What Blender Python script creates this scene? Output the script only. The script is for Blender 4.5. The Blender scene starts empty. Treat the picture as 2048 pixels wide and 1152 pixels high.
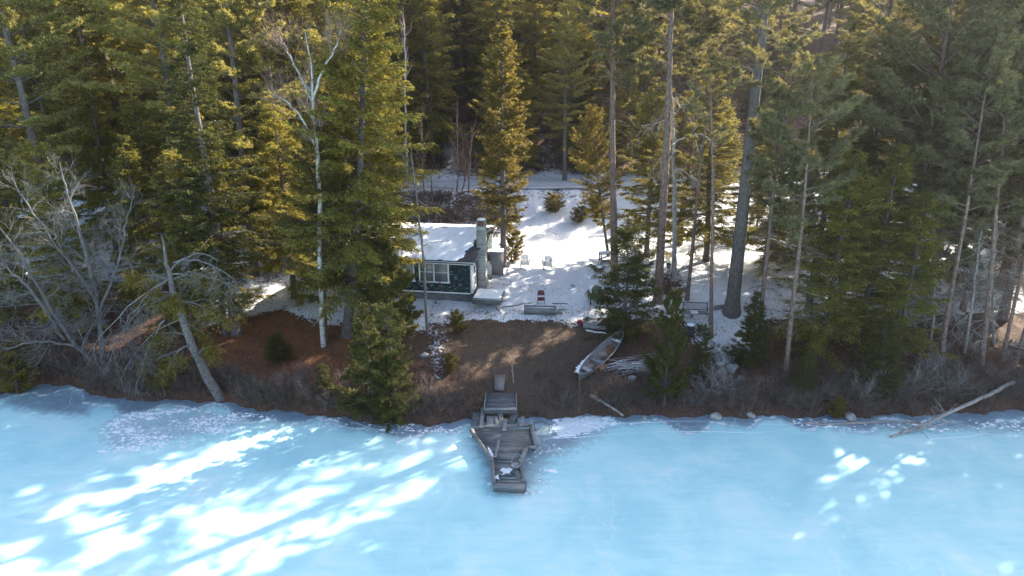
import bpy, math, random
import numpy as np
from mathutils import Vector, Matrix, Euler
R = math.radians
SC = bpy.context.scene
COL = SC.collection

# ------------------------------------------------------------------ camera, sky, sun, exposure
CH = 17.5; PITCH = 20.0; FPX = 1384.0
cam = bpy.data.cameras.new('camera'); camo = bpy.data.objects.new('camera', cam); COL.objects.link(camo)
camo.location = (0, 0, CH); camo.rotation_euler = (R(90 - PITCH), 0, 0)
cam.angle = 2 * math.atan(1024 / FPX); cam.clip_end = 3000; cam.clip_start = 0.5
SC.camera = camo
SUN_EL = 28.0
SUN_V = Vector((0.80, 0.60, 0)).normalized() * math.cos(R(SUN_EL)) + Vector((0, 0, math.sin(R(SUN_EL))))
w = bpy.data.worlds.new('World'); SC.world = w; w.use_nodes = True
nt = w.node_tree; nt.nodes.clear()
sky = nt.nodes.new('ShaderNodeTexSky'); sky.sky_type = 'NISHITA'; sky.sun_disc = False
sky.sun_elevation = R(SUN_EL); sky.sun_rotation = math.atan2(SUN_V.x, SUN_V.y)
sky.air_density = 0.9; sky.dust_density = 2.2; sky.ozone_density = 0.7
bg = nt.nodes.new('ShaderNodeBackground'); bg.inputs[1].default_value = 0.115
out = nt.nodes.new('ShaderNodeOutputWorld')
nt.links.new(sky.outputs[0], bg.inputs[0]); nt.links.new(bg.outputs[0], out.inputs[0])
sl = bpy.data.lights.new('sun', 'SUN'); sl.energy = 5.0; sl.angle = R(0.53); sl.color = (1.0, 0.90, 0.76)
so = bpy.data.objects.new('sun', sl); COL.objects.link(so)
so.rotation_euler = SUN_V.to_track_quat('Z', 'Y').to_euler()
SC.view_settings.view_transform = 'Standard'; SC.view_settings.look = 'None'
SC.view_settings.exposure = 1.98; SC.view_settings.gamma = 1.0
SC.cycles.max_bounces = 6; SC.cycles.diffuse_bounces = 3; SC.cycles.transmission_bounces = 3
SC.cycles.transparent_max_bounces = 6; SC.cycles.glossy_bounces = 2

rng = np.random.default_rng(7)

# ------------------------------------------------------------------ pixel helpers (photo pixels, 2048 x 1152)
CP, SP = math.cos(R(PITCH)), math.sin(R(PITCH))
def ray(px, py):
    u = (px - 1024) / FPX; v = (576 - py) / FPX
    return Vector((u, CP + v * SP, -SP + v * CP))
def on_z(px, py, z):
    d = ray(px, py); t = (z - CH) / d.z
    return Vector((d.x * t, d.y * t, z))
def at_d(px, py, D):
    d = ray(px, py); t = D / d.y
    return Vector((d.x * t, D, CH + d.z * t))
def proj(p):
    z = p[1] * CP - (p[2] - CH) * SP; v = p[1] * SP + (p[2] - CH) * CP
    return (1024 + FPX * p[0] / z, 576 - FPX * v / z)

# ------------------------------------------------------------------ terrain
_sp = [(-400, 795), (0, 790), (90, 766), (150, 776), (230, 800), (350, 802), (430, 803), (520, 820), (620, 828), (700, 840), (800, 850), (860, 850), (930, 842),
       (1100, 836), (1200, 832), (1400, 834), (1700, 834), (1850, 830), (2048, 822), (2400, 815)]
_sx = []; _sy = []
for a_, b_ in _sp:
    q = on_z(a_, b_, 0.0); _sx.append(q.x); _sy.append(q.y)
def shore(x):
    x = np.asarray(x, float)
    return np.interp(x, _sx, _sy) + 0.13 * np.sin(x * 2.1) + 0.08 * np.sin(x * 5.3 + 1) + 0.04 * np.sin(x * 11.7 + 2)
_T = [-60, -2, 0, 0.25, 0.7, 4.5, 8.5, 12, 22.5, 24.5, 29, 33.5, 38, 45, 62, 90, 140, 400]
_Z = [-2, -.6, -.05, .28, .5, 1.15, 2.0, 2.35, 3.15, 3.5, 5.2, 5.25, 6.4, 8.3, 12.0, 19, 27, 48]
def lump(x, y, f, a):
    return a * (np.sin(x * f + 1.3 * np.sin(y * f * .7)) * np.cos(y * f * 1.1 + .8 * np.sin(x * f * .6 + 2)))
def hgt(x, y):
    x = np.asarray(x, float); y = np.asarray(y, float)
    t = y - np.where(np.abs(x) < 60, shore(np.clip(x, -60, 60)), 30.0)
    z = np.interp(t, _T, _Z)
    k = np.clip(t / 2.0, 0, 1); road = np.exp(-((t - 31.2) / 2.6) ** 4)
    house = np.exp(-(((x + 5.5) / 5.5) ** 4 + ((y - 43.5) / 4.5) ** 4))
    z = z + k * (1 - road) * (1 - house) * (lump(x, y, .55, .10) + lump(x + 5, y, 1.3, .05) + lump(x, y + 9, 3.1, .025))
    far = np.clip((t - 40) / 20, 0, 1)
    z = z + far * (lump(x, y, .09, 1.0) + lump(x, y, .21, .5))
    z = z * (1 - house) + house * np.minimum(z, 2.55)
    return z
def hz(x, y): return float(hgt(x, y))
def G(px, py, dz=0.0):
    d = ray(px, py); lo = 10.0
    t = 15.0
    while t < 400:
        p = Vector((0, 0, CH)) + d * t
        if p.z <= max(hz(p.x, p.y), 0.0): break
        t += 0.1
    p.z = max(hz(p.x, p.y), 0.0) + dz
    return p

# ------------------------------------------------------------------ object helpers
def tag(o, label=None, cat=None, group=None, kind=None):
    if label: o['label'] = label
    if cat: o['category'] = cat
    if group: o['group'] = group
    if kind: o['kind'] = kind
    return o
def empty(name, loc=(0, 0, 0), rz=0.0, label=None, cat=None, group=None):
    o = bpy.data.objects.new(name, None); COL.objects.link(o); o.empty_display_size = .2
    o.location = loc; o.rotation_euler = (0, 0, rz)
    return tag(o, label, cat, group)
def nrm(a):
    return a / np.maximum(np.linalg.norm(a, axis=-1, keepdims=True), 1e-9)
class MB:
    def __init__(s): s.v = []; s.f = []; s.n = 0
    def add(s, v, f):
        v = np.asarray(v, float).reshape(-1, 3); f = np.asarray(f, int)
        s.v.append(v); s.f.append(f + s.n); s.n += len(v); return s
    def box(s, x0, x1, y0, y1, z0, z1):
        v = [(x, y, z) for z in (z0, z1) for y in (y0, y1) for x in (x0, x1)]
        return s.add(v, [(0, 2, 3, 1), (4, 5, 7, 6), (0, 1, 5, 4), (2, 6, 7, 3), (0, 4, 6, 2), (1, 3, 7, 5)])
    def obox(s, c, ax, ay, az):     # centre + three half-axis vectors
        c = np.array(c, float); ax, ay, az = (np.array(a, float) for a in (ax, ay, az))
        v = [c + i * ax + j * ay + k * az for k in (-1, 1) for j in (-1, 1) for i in (-1, 1)]
        return s.add(v, [(0, 2, 3, 1), (4, 5, 7, 6), (0, 1, 5, 4), (2, 6, 7, 3), (0, 4, 6, 2), (1, 3, 7, 5)])
    def bar(s, a, b, w, h, up=(0, 0, 1)):
        a = np.array(a, float); b = np.array(b, float); d = b - a; L = np.linalg.norm(d); d = d / L
        u = np.array(up, float); sd = np.cross(d, u); sd /= max(np.linalg.norm(sd), 1e-6); u = np.cross(sd, d)
        return s.obox((a + b) / 2, d * L / 2, sd * w / 2, u * h / 2)
    def tube(s, pts, rad, n=8, cap=True):
        pts = np.asarray(pts, float); K = len(pts); rad = np.broadcast_to(np.asarray(rad, float), (K,))
        t = np.gradient(pts, axis=0); t = nrm(t)
        ref = np.array([0, 0, 1.0]) if abs(t[0, 2]) < .8 else np.array([1.0, 0, 0])
        a = nrm(np.cross(t, ref)); b = np.cross(t, a)
        th = np.linspace(0, 2 * np.pi, n, endpoint=False)
        v = pts[:, None] + rad[:, None, None] * (np.cos(th)[None, :, None] * a[:, None] + np.sin(th)[None, :, None] * b[:, None])
        i = np.arange(K - 1)[:, None] * n; j = np.arange(n)[None]; j2 = (j + 1) % n
        f = np.stack([i + j, i + j2, i + n + j2, i + n + j], -1).reshape(-1, 4)
        st = s.n; s.add(v.reshape(-1, 3), f)
        if cap:
            for row in (0, K - 1):
                c = s.n; s.add([v[row].mean(0)], np.zeros((0, 4), int))
                idx = np.arange(n) + row * n + st
                s.f.append(np.stack([idx, np.roll(idx, -1), np.full(n, c)], -1))
        return s
    def sticks(s, A, B, ra, rb, n=3):
        A = np.asarray(A, float).reshape(-1, 3); B = np.asarray(B, float).reshape(-1, 3); N = len(A)
        ra = np.broadcast_to(ra, (N,)); rb = np.broadcast_to(rb, (N,))
        d = nrm(B - A); ref = np.where(np.abs(d[:, 2:3]) < .8, [[0, 0, 1.0]], [[1.0, 0, 0]])
        a = nrm(np.cross(d, ref)); b = np.cross(d, a)
        th = np.linspace(0, 2 * np.pi, n, endpoint=False)
        ring = np.cos(th)[None, :, None] * a[:, None] + np.sin(th)[None, :, None] * b[:, None]
        v = np.concatenate([A[:, None] + ring * ra[:, None, None], B[:, None] + ring * rb[:, None, None]], 1)
        j = np.arange(n); j2 = (j + 1) % n
        f = np.stack([j, j2, n + j2, n + j], -1)[None] + (np.arange(N) * 2 * n)[:, None, None]
        return s.add(v.reshape(-1, 3), f.reshape(-1, 4))
    def leaves(s, P, D, Nn, L, W):
        P = np.asarray(P, float); D = nrm(D); S = nrm(np.cross(D, Nn)); N = len(P)
        L = np.broadcast_to(L, (N,))[:, None]; W = np.broadcast_to(W, (N,))[:, None]
        v = np.stack([P, P + D * L * .45 + S * W * .5, P + D * L, P + D * L * .45 - S * W * .5], 1)
        f = np.arange(N * 4).reshape(N, 4)
        return s.add(v.reshape(-1, 3), f)
    def lathe(s, prof, n=20, c=(0, 0, 0)):
        prof = np.array(prof, float); th = np.linspace(0, 2 * np.pi, n, endpoint=False); K = len(prof)
        v = np.stack([prof[:, 0:1] * np.cos(th), prof[:, 0:1] * np.sin(th), np.repeat(prof[:, 1:2], n, 1)], -1) + np.array(c, float)
        i = np.arange(K - 1)[:, None] * n; j = np.arange(n)[None]; j2 = (j + 1) % n
        return s.add(v.reshape(-1, 3), np.stack([i + j, i + j2, i + n + j2, i + n + j], -1).reshape(-1, 4))
    def mesh(s, name, m, smooth=False):
        me = bpy.data.meshes.new(name)
        v = np.concatenate(s.v) if s.v else np.zeros((0, 3))
        me.vertices.add(len(v)); me.vertices.foreach_set('co', v.astype(np.float32).ravel())
        fl = [f for f in s.f if len(f)]
        tot = np.concatenate([np.full(len(f), f.shape[1]) for f in fl]); lv = np.concatenate([f.ravel() for f in fl])
        me.loops.add(len(lv)); me.loops.foreach_set('vertex_index', lv.astype(np.int32))
        me.polygons.add(len(tot)); st = np.concatenate([[0], np.cumsum(tot)[:-1]])
        me.polygons.foreach_set('loop_start', st.astype(np.int32)); me.polygons.foreach_set('loop_total', tot.astype(np.int32))
        if smooth: me.polygons.foreach_set('use_smooth', np.ones(len(tot), bool))
        me.materials.append(m); me.update(calc_edges=True); me.validate(); return me
    def build(s, name, m, parent=None, smooth=False, label=None, cat=None, group=None, kind=None, bevel=0):
        o = bpy.data.objects.new(name, s.mesh(name, m, smooth)); COL.objects.link(o)
        if parent: o.parent = parent
        if bevel:
            b = o.modifiers.new('bevel', 'BEVEL'); b.width = bevel; b.segments = 2; b.limit_method = 'ANGLE'
        return tag(o, label, cat, group, kind)
def kids(o): return [c for c in bpy.data.objects if c.parent == o]
_kc = {}
def dup(root, loc, rot=(0, 0, 0), scale=1.0, label=None, group=None, cat=None):
    def cp(o, parent):
        c = o.copy(); COL.objects.link(c); c.parent = parent
        if o.name not in _kc: _kc[o.name] = kids(o)
        for ch in _kc[o.name]: cp(ch, c)
        return c
    r = cp(root, None); r.location = loc; r.rotation_euler = rot
    r.scale = (scale,) * 3 if isinstance(scale, (int, float)) else scale
    if 'group' in r and not group: del r['group']
    return tag(r, label, cat, group)

# ------------------------------------------------------------------ materials
def new_mat(name):
    m = bpy.data.materials.new(name); m.use_nodes = True; n = m.node_tree; n.nodes.clear()
    o = n.nodes.new('ShaderNodeOutputMaterial'); return m, n, o
def nd(n, t, **k):
    x = n.nodes.new(t)
    for a, b in k.items(): setattr(x, a, b)
    return x
def ramp(n, src, stops):
    r = n.nodes.new('ShaderNodeValToRGB'); e = r.color_ramp.elements
    while len(e) < len(stops): e.new(.5)
    for q, (p, c) in zip(e, stops): q.position = p; q.color = (*c, 1) if len(c) == 3 else c
    n.links.new(src, r.inputs[0]); return r.outputs[0]
def noise(n, vec, scale, detail=4, rough=.55, dist=0):
    x = n.nodes.new('ShaderNodeTexNoise'); x.inputs['Scale'].default_value = scale; x.inputs['Detail'].default_value = detail
    x.inputs['Roughness'].default_value = rough; x.inputs['Distortion'].default_value = dist
    if vec is not None: n.links.new(vec, x.inputs['Vector'])
    return x.outputs['Fac']
def mixc(n, f, a, b, mode='MIX'):
    x = n.nodes.new('ShaderNodeMix'); x.data_type = 'RGBA'; x.blend_type = mode
    for i, s_ in ((0, f), (6, a), (7, b)):
        if isinstance(s_, (int, float)): x.inputs[i].default_value = s_
        elif isinstance(s_, tuple): x.inputs[i].default_value = (*s_, 1)
        else: n.links.new(s_, x.inputs[i])
    return x.outputs[2]
def mth(n, op, a, b=None, c=None, clamp=False):
    x = n.nodes.new('ShaderNodeMath'); x.operation = op; x.use_clamp = clamp
    for i, s_ in enumerate((a, b, c)):
        if s_ is None: continue
        if isinstance(s_, (int, float)): x.inputs[i].default_value = s_
        else: n.links.new(s_, x.inputs[i])
    return x.outputs[0]
def surf(name, stops, scale=4, rough=.8, bump=.3, bscale=None, stretch=None, metallic=0, spec=.3, detail=6, coord='Object'):
    m, n, o = new_mat(name); tc = nd(n, 'ShaderNodeTexCoord'); v = tc.outputs[coord]
    if stretch:
        mp = nd(n, 'ShaderNodeMapping'); mp.inputs['Scale'].default_value = stretch; n.links.new(v, mp.inputs[0]); v = mp.outputs[0]
    c = ramp(n, noise(n, v, scale, detail, .62), stops)
    oi = nd(n, 'ShaderNodeObjectInfo')
    hs = nd(n, 'ShaderNodeHueSaturation'); n.links.new(c, hs.inputs['Color'])
    ge = nd(n, 'ShaderNodeNewGeometry')
    n.links.new(mth(n, 'MULTIPLY', mth(n, 'MULTIPLY_ADD', oi.outputs['Random'], .3, .85), 1.0 if name in ('snow', 'snowy_road') else mth(n, 'MULTIPLY_ADD', ge.outputs['Random Per Island'], .5, .74)), hs.inputs['Value'])
    p = nd(n, 'ShaderNodeBsdfPrincipled'); n.links.new(hs.outputs[0], p.inputs['Base Color'])
    p.inputs['Roughness'].default_value = rough; p.inputs['Metallic'].default_value = metallic; p.inputs['Specular IOR Level'].default_value = spec
    if bump:
        b = nd(n, 'ShaderNodeBump'); b.inputs['Strength'].default_value = bump; b.inputs['Distance'].default_value = .02
        n.links.new(noise(n, v, bscale or scale * 3, 5), b.inputs['Height']); n.links.new(b.outputs[0], p.inputs['Normal'])
    n.links.new(p.outputs[0], o.inputs[0]); return m
def leafmat(name, c1, c2, trans=.35, tc_=None, scale=.6):
    m, n, o = new_mat(name); geo = nd(n, 'ShaderNodeNewGeometry'); oi = nd(n, 'ShaderNodeObjectInfo')
    f1 = noise(n, geo.outputs['Position'], scale, 3)
    f = mth(n, 'MULTIPLY_ADD', oi.outputs['Random'], .28, mth(n, 'MULTIPLY_ADD', geo.outputs['Random Per Island'], .62, mth(n, 'MULTIPLY', f1, .4)))
    c = ramp(n, f, [(.25, c1), (.85, c2)])
    d = nd(n, 'ShaderNodeBsdfPrincipled'); d.inputs['Roughness'].default_value = .62; d.inputs['Specular IOR Level'].default_value = .25
    n.links.new(c, d.inputs['Base Color'])
    t = nd(n, 'ShaderNodeBsdfTranslucent')
    n.links.new(mixc(n, 1.0, c, tc_ or (1.35, 1.2, .6), 'MULTIPLY'), t.inputs[0])
    mx = nd(n, 'ShaderNodeMixShader'); mx.inputs[0].default_value = trans
    n.links.new(d.outputs[0], mx.inputs[1]); n.links.new(t.outputs[0], mx.inputs[2]); n.links.new(mx.outputs[0], o.inputs[0]); return m
M = {}
M['hemlock'] = leafmat('hemlock_needles', (.032, .040, .015), (.36, .325, .078), .48)
M['cedar'] = leafmat('cedar_scales', (.060, .058, .018), (.29, .235, .06), .45)
M['pine'] = leafmat('pine_needles', (.065, .075, .034), (.46, .42, .15), .47)
M['redpine'] = leafmat('red_pine_needles', (.055, .058, .036), (.23, .215, .115), .42)
M['fir'] = leafmat('shaded_fir_needles', (.024, .032, .013), (.15, .15, .042), .42)  # fir tone, darkened further to carry the shade on the young pines
M['yellow'] = leafmat('yellowed_needles', (.11, .10, .02), (.24, .19, .04), .38)
M['bark'] = surf('grey_brown_bark', [(.3, (.06, .052, .048)), (.7, (.19, .165, .155))], 5, .95, .8, 14, (3, 3, .7))
M['greybark'] = surf('weathered_grey_bark', [(.35, (.05, .047, .046)), (.65, (.23, .21, .205))], 7, .95, 1, 16, (3, 3, 1))
M['redbark'] = surf('red_pine_bark', [(.35, (.07, .045, .04)), (.65, (.30, .205, .17))], 7, .95, 1, 14, (3, 3, .8))
M['deadwood'] = surf('dead_grey_wood', [(.3, (.085, .078, .078)), (.75, (.27, .25, .245))], 4, .95, .5, 12, (2, 2, .8))
M['bleached'] = surf('bleached_dead_wood', [(.3, (.22, .20, .19)), (.75, (.50, .46, .43))], 4, .95, .4, 12, (2, 2, .8))
M['twig'] = surf('twig_bark', [(.3, (.10, .07, .062)), (.7, (.24, .18, .16))], 1.5, .95, 0)
M['redtwig'] = surf('reddish_birch_twigs', [(.3, (.16, .09, .07)), (.7, (.33, .22, .18))], 1.5, .9, 0)
M['birch'] = surf('birch_bark', [(.34, (.12, .10, .09)), (.44, (.50, .47, .44)), (.8, (.66, .62, .58))], 3, .8, .2, 9, (1, 1, 3.5))
M['wood'] = surf('weathered_boards', [(.25, (.10, .105, .108)), (.75, (.36, .36, .35))], 3, .9, .5, 14, (.8, 6, 6))
M['darkwood'] = surf('dark_boards', [(.25, (.05, .055, .06)), (.75, (.18, .185, .19))], 3, .85, .5, 12, (1, 5, 5))
M['plywood'] = surf('grey_plywood', [(.3, (.20, .18, .165)), (.7, (.33, .30, .275))], 2, .9, .2, 16, (1, 1, .5))
M['block'] = surf('concrete_block', [(.3, (.25, .25, .235)), (.7, (.42, .41, .385))], 6, .95, .5, 30)
M['mortar'] = surf('mortar', [(.3, (.42, .41, .39)), (.7, (.55, .54, .5))], 8, .95, .3)
M['flue'] = surf('red_flue_tile', [(.3, (.28, .07, .05)), (.7, (.42, .12, .09))], 8, .8, .2)
M['whitepaint'] = surf('white_paint', [(.25, (.55, .55, .53)), (.5, (.78, .78, .76))], 5, .6, .15)
M['chairwhite'] = surf('white_plastic_aged', [(.2, (.5, .5, .48)), (.6, (.72, .71, .68))], 6, .5, .05)
M['greenpaint'] = surf('peeling_green_paint', [(.3, (.008, .022, .026)), (.56, (.016, .045, .05)), (.60, (.22, .29, .30)), (.75, (.30, .37, .38))], 3.4, .75, .4, 12, (1, 1, 3.5))
M['greenchair'] = surf('dark_green_plastic', [(.3, (.03, .06, .05)), (.7, (.06, .11, .09))], 5, .5, .05)
M['tar'] = surf('tar_paper', [(.3, (.03, .03, .035)), (.7, (.08, .08, .09))], 6, .9, .4)
M['snow'] = surf('snow', [(.3, (.80, .84, .88)), (.7, (.88, .90, .92))], 2, .7, .35, 5)
M['glass'] = surf('dusty_window_glass', [(.3, (.10, .12, .13)), (.7, (.17, .19, .20))], 2, .12, 0, spec=.6)
M['curtain'] = surf('pale_window_shade', [(.3, (.24, .23, .21)), (.7, (.34, .33, .31))], 2, .8, .1)
M['tank'] = surf('white_tank_paint', [(.3, (.6, .6, .58)), (.7, (.78, .78, .76))], 6, .4, 0)
M['metal'] = surf('grey_metal', [(.3, (.18, .18, .19)), (.7, (.34, .34, .35))], 6, .5, .1, metallic=.5)
M['alu'] = surf('dull_aluminium', [(.3, (.24, .27, .29)), (.7, (.38, .41, .43))], 5, .5, .15, metallic=.35)
M['blackiron'] = surf('black_iron', [(.3, (.035, .037, .042)), (.7, (.085, .09, .10))], 6, .6, .2)
M['benchwood'] = surf('bench_slats', [(.3, (.20, .18, .17)), (.7, (.34, .31, .29))], 6, .8, .3)
M['redvinyl'] = surf('dark_red_vinyl', [(.3, (.10, .014, .026)), (.7, (.17, .028, .042))], 4, .45, .05)
M['rock'] = surf('granite_rock', [(.3, (.17, .17, .17)), (.7, (.40, .39, .37))], 4, .9, .6, 9)
M['rust'] = surf('rusty_steel', [(.3, (.10, .05, .03)), (.7, (.20, .10, .06))], 8, .9, .3)
M['tarp'] = surf('brown_tarp', [(.3, (.05, .03, .025)), (.7, (.10, .06, .045))], 3, .7, .4)
M['leaf_litter'] = surf('dry_leaf_litter', [(.3, (.12, .055, .03)), (.7, (.28, .13, .07))], 12, .9, .5)
M['grass'] = leafmat('dead_grass', (.12, .085, .05), (.30, .22, .13), .25, (1.1, 1.0, .8), 1.2)
M['brush'] = surf('brush_twigs', [(.3, (.055, .038, .030)), (.7, (.26, .20, .165))], 3.5, .95, 0)
M['tan'] = surf('tan_siding', [(.3, (.28, .22, .17)), (.7, (.40, .33, .26))], 3, .9, .3, 9, (1, 1, 4))
# ------------------------------------------------------------------ ground, road, ice
def grid(xs, ys):
    X, Y = np.meshgrid(xs, ys); nx, ny = len(xs), len(ys)
    i = (np.arange(ny - 1)[:, None] * nx + np.arange(nx - 1)[None]).ravel()
    return X, Y, np.stack([i, i + 1, i + nx + 1, i + nx], -1)
def poly_dist(x, y, pts):          # >0 inside, metres, for a polygon drawn on the ground
    d = np.full(x.shape, 1e9); ins = np.zeros(x.shape, bool)
    for (x0, y0), (x1, y1) in zip(pts, pts[1:] + pts[:1]):
        ex, ey = x1 - x0, y1 - y0; t = np.clip(((x - x0) * ex + (y - y0) * ey) / (ex * ex + ey * ey + 1e-9), 0, 1)
        d = np.minimum(d, np.hypot(x - x0 - t * ex, y - y0 - t * ey))
        c = ((y0 > y) != (y1 > y)) & (x < (x1 - x0) * (y - y0) / (y1 - y0 + 1e-12) + x0); ins ^= c
    return np.where(ins, d, -d)
def gpoly(pix): return [tuple(G(a, b).xy) for a, b in pix]
def attr(o, name, val):
    a = o.data.attributes.new(name, 'FLOAT', 'POINT'); a.data.foreach_set('value', np.asarray(val, np.float32).ravel())
def soft(d, w): return np.clip(d / w * .5 + .5, 0, 1)

m, n, o_ = new_mat('snowy_ground'); geo = nd(n, 'ShaderNodeNewGeometry'); P_ = geo.outputs['Position']
def at(name):
    a = nd(n, 'ShaderNodeAttribute'); a.attribute_name = name; return a.outputs['Fac']
n1 = noise(n, P_, 1.1, 8, .62); n2 = noise(n, P_, 5.5, 6, .6); n3 = noise(n, P_, 22, 4, .6)
brown = ramp(n, n3, [(.3, (.028, .018, .015)), (.55, (.10, .062, .048)), (.75, (.25, .165, .125))])
red = ramp(n, n3, [(.3, (.055, .02, .011)), (.55, (.30, .12, .052)), (.75, (.54, .27, .13))])
grass_c = ramp(n, n3, [(.3, (.045, .033, .028)), (.7, (.20, .145, .105))])
base = mixc(n, at('grassy'), mixc(n, mth(n, 'MULTIPLY', at('red'), ramp(n, mth(n, 'ADD', mth(n, 'MULTIPLY', n1, .6), mth(n, 'MULTIPLY', n2, .5)), [(.42, (.15, .15, .15)), (.62, (1, 1, 1))])), brown, red), grass_c)
sn_in = mth(n, 'ADD', mth(n, 'MULTIPLY_ADD', n1, .9, -.45), mth(n, 'MULTIPLY_ADD', n2, 1.1, -.55))
sf = ramp(n, mth(n, 'ADD', at('snow'), sn_in), [(.42, (0, 0, 0)), (.56, (1, 1, 1))])
snowc = mixc(n, ramp(n, mth(n, 'ADD', mth(n, 'MULTIPLY', n3, .6), mth(n, 'MULTIPLY', n2, .5)), [(.60, (0, 0, 0)), (.70, (.45, .45, .45))]), ramp(n, n1, [(.3, (.78, .82, .86)), (.7, (.86, .88, .91))]), (.42, .36, .33))
col = mixc(n, sf, base, snowc)
p = nd(n, 'ShaderNodeBsdfPrincipled'); n.links.new(col, p.inputs['Base Color']); p.inputs['Roughness'].default_value = .85; p.inputs['Specular IOR Level'].default_value = .2
b1 = nd(n, 'ShaderNodeBump'); b1.inputs['Strength'].default_value = .9; b1.inputs['Distance'].default_value = .06
n.links.new(mth(n, 'ADD', mth(n, 'MULTIPLY', sf, .8), mth(n, 'ADD', mth(n, 'MULTIPLY', n3, .5), n2)), b1.inputs['Height']); n.links.new(b1.outputs[0], p.inputs['Normal'])
n.links.new(p.outputs[0], o_.inputs[0]); M['ground'] = m

fx = np.arange(-38, 38.01, .17); xs = np.concatenate([[-600, -300, -150], np.arange(-100, -38, 1.5), fx, np.arange(39, 100, 1.5), [150, 300, 600]])
ys = np.concatenate([[-200, -60, 0, 15, 24], np.arange(27.2, 66, .17), np.arange(66.5, 100, 1.2), [110, 125, 145, 180, 250, 400, 700]])
X, Y, F = grid(xs, ys)
Z = hgt(X, Y)
Z = np.where(Y < 26, -2.0, Z)
gb = MB().add(np.stack([X, Y, Z], -1).reshape(-1, 3), F)
ground = gb.build('ground', M['ground'], smooth=True, kind='structure')
xf, yf = X.ravel(), Y.ravel(); t_ = yf - shore(np.clip(xf, -60, 60))
# where snow lies (1) and where litter shows (0)
snow = np.full(xf.shape, .62)
snow = np.where(t_ < 8, .1, snow) + 0.0
clear = poly_dist(xf, yf, gpoly([(835, 600), (870, 628), (960, 636), (1040, 634), (1110, 648), (1215, 655), (1300, 640), (1330, 560), (1480, 470), (1560, 400), (1400, 395), (1050, 395), (1000, 470), (1000, 560), (985, 590), (900, 596)]))
snow = np.maximum(snow * (t_ > 8), np.clip((clear + .5) / 2.6, 0, 1) ** .7 * 1.12)
leftsn = poly_dist(xf, yf, gpoly([(560, 600), (600, 640), (720, 655), (860, 668), (880, 600), (800, 570), (560, 560)]))
snow = np.maximum(snow, soft(leftsn, .8) * .85)
strip = poly_dist(xf, yf, gpoly([(835, 640), (850, 790), (905, 760), (925, 690), (900, 640)]))
snow = np.maximum(snow, soft(strip, 1.0) * .44)
sn2 = poly_dist(xf, yf, gpoly([(1340, 560), (1370, 640), (1400, 690), (1450, 730), (1500, 700), (1560, 600), (1600, 520), (1480, 480)]))
snow = np.maximum(snow, soft(sn2, 1.5) * .95)
sn3 = poly_dist(xf, yf, gpoly([(600, 770), (640, 790), (650, 825), (610, 815)])); snow = np.maximum(snow, soft(sn3, .8) * .45)
leftdark = poly_dist(xf, yf, gpoly([(-300, 760), (-300, 560), (420, 560), (560, 640), (720, 700), (700, 800), (100, 760)]))
snow = np.where(leftdark > 0, np.minimum(snow, .18 + .3 * (leftdark < .3)), snow)
sl_ = poly_dist(xf, yf, gpoly([(400, 610), (400, 660), (540, 625), (640, 600), (640, 570), (500, 565)])); snow = np.maximum(snow, soft(sl_, .6) * .9)
emb = soft(poly_dist(xf, yf, gpoly([(820, 388), (820, 455), (1000, 455), (1000, 388)])), 1.0); snow = snow - emb * .22
hill = np.clip((t_ - 34) / 3, 0, 1); snow = snow * (1 - hill) + hill * (.16 + .22 * np.exp(-((xf + 3) / 14) ** 2) * np.exp(-((t_ - 42) / 9) ** 2) )
hp = np.maximum(poly_dist(xf, yf, gpoly([(868, 285), (860, 320), (890, 365), (940, 368), (950, 262)])), poly_dist(xf, yf, gpoly([(1075, 290), (1085, 350), (1110, 350), (1125, 275)]))); snow = np.maximum(snow, soft(hp, 2.0) * .66)
rt = np.exp(-((t_ - 31.2) / 2.3) ** 6); snow = np.maximum(snow, rt * .95)
needle = poly_dist(xf, yf, gpoly([(1290, 545), (1300, 590), (1350, 600), (1395, 575), (1350, 550)])); snow = snow - soft(needle, 1.0) * .30
attr(ground, 'snow', snow)
red = .12 + .85 * soft(poly_dist(xf, yf, gpoly([(380, 700), (480, 790), (640, 790), (720, 750), (760, 680), (640, 600), (420, 600)])), 1.5)
red = np.maximum(red, .8 * soft(poly_dist(xf, yf, gpoly([(1600, 760), (1680, 700), (1700, 740), (1640, 800)])), 1)); red = np.maximum(red, .1 * (snow < .5) * hill)
attr(ground, 'red', red)
gr = soft(poly_dist(xf, yf, gpoly([(900, 720), (930, 650), (1100, 645), (1220, 670), (1160, 770), (1100, 830), (1000, 840), (940, 790)])), 1.5)
attr(ground, 'grassy', gr)

# ice
m, n, o_ = new_mat('lake_ice'); geo = nd(n, 'ShaderNodeNewGeometry'); P_ = geo.outputs['Position']
n1 = noise(n, P_, .35, 7, .6, .6); n2 = noise(n, P_, 2.4, 8, .65, .4); n3 = noise(n, P_, 14, 4, .6)
vor = nd(n, 'ShaderNodeTexVoronoi'); vor.feature = 'DISTANCE_TO_EDGE'; vor.inputs['Scale'].default_value = .17
vm = nd(n, 'ShaderNodeVectorMath'); vm.operation = 'ADD'; nz = nd(n, 'ShaderNodeTexNoise'); nz.inputs['Scale'].default_value = .7; nz.inputs['Detail'].default_value = 6; n.links.new(P_, nz.inputs['Vector']); vs = nd(n, 'ShaderNodeVectorMath'); vs.operation = 'SCALE'; vs.inputs['Scale'].default_value = 2.2; n.links.new(nz.outputs['Color'], vs.inputs[0]); n.links.new(P_, vm.inputs[0]); n.links.new(vs.outputs[0], vm.inputs[1]); n.links.new(vm.outputs[0], vor.inputs['Vector'])
crk = ramp(n, vor.outputs['Distance'], [(.0, (.5, .5, .5)), (.006, (0, 0, 0))])
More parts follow.
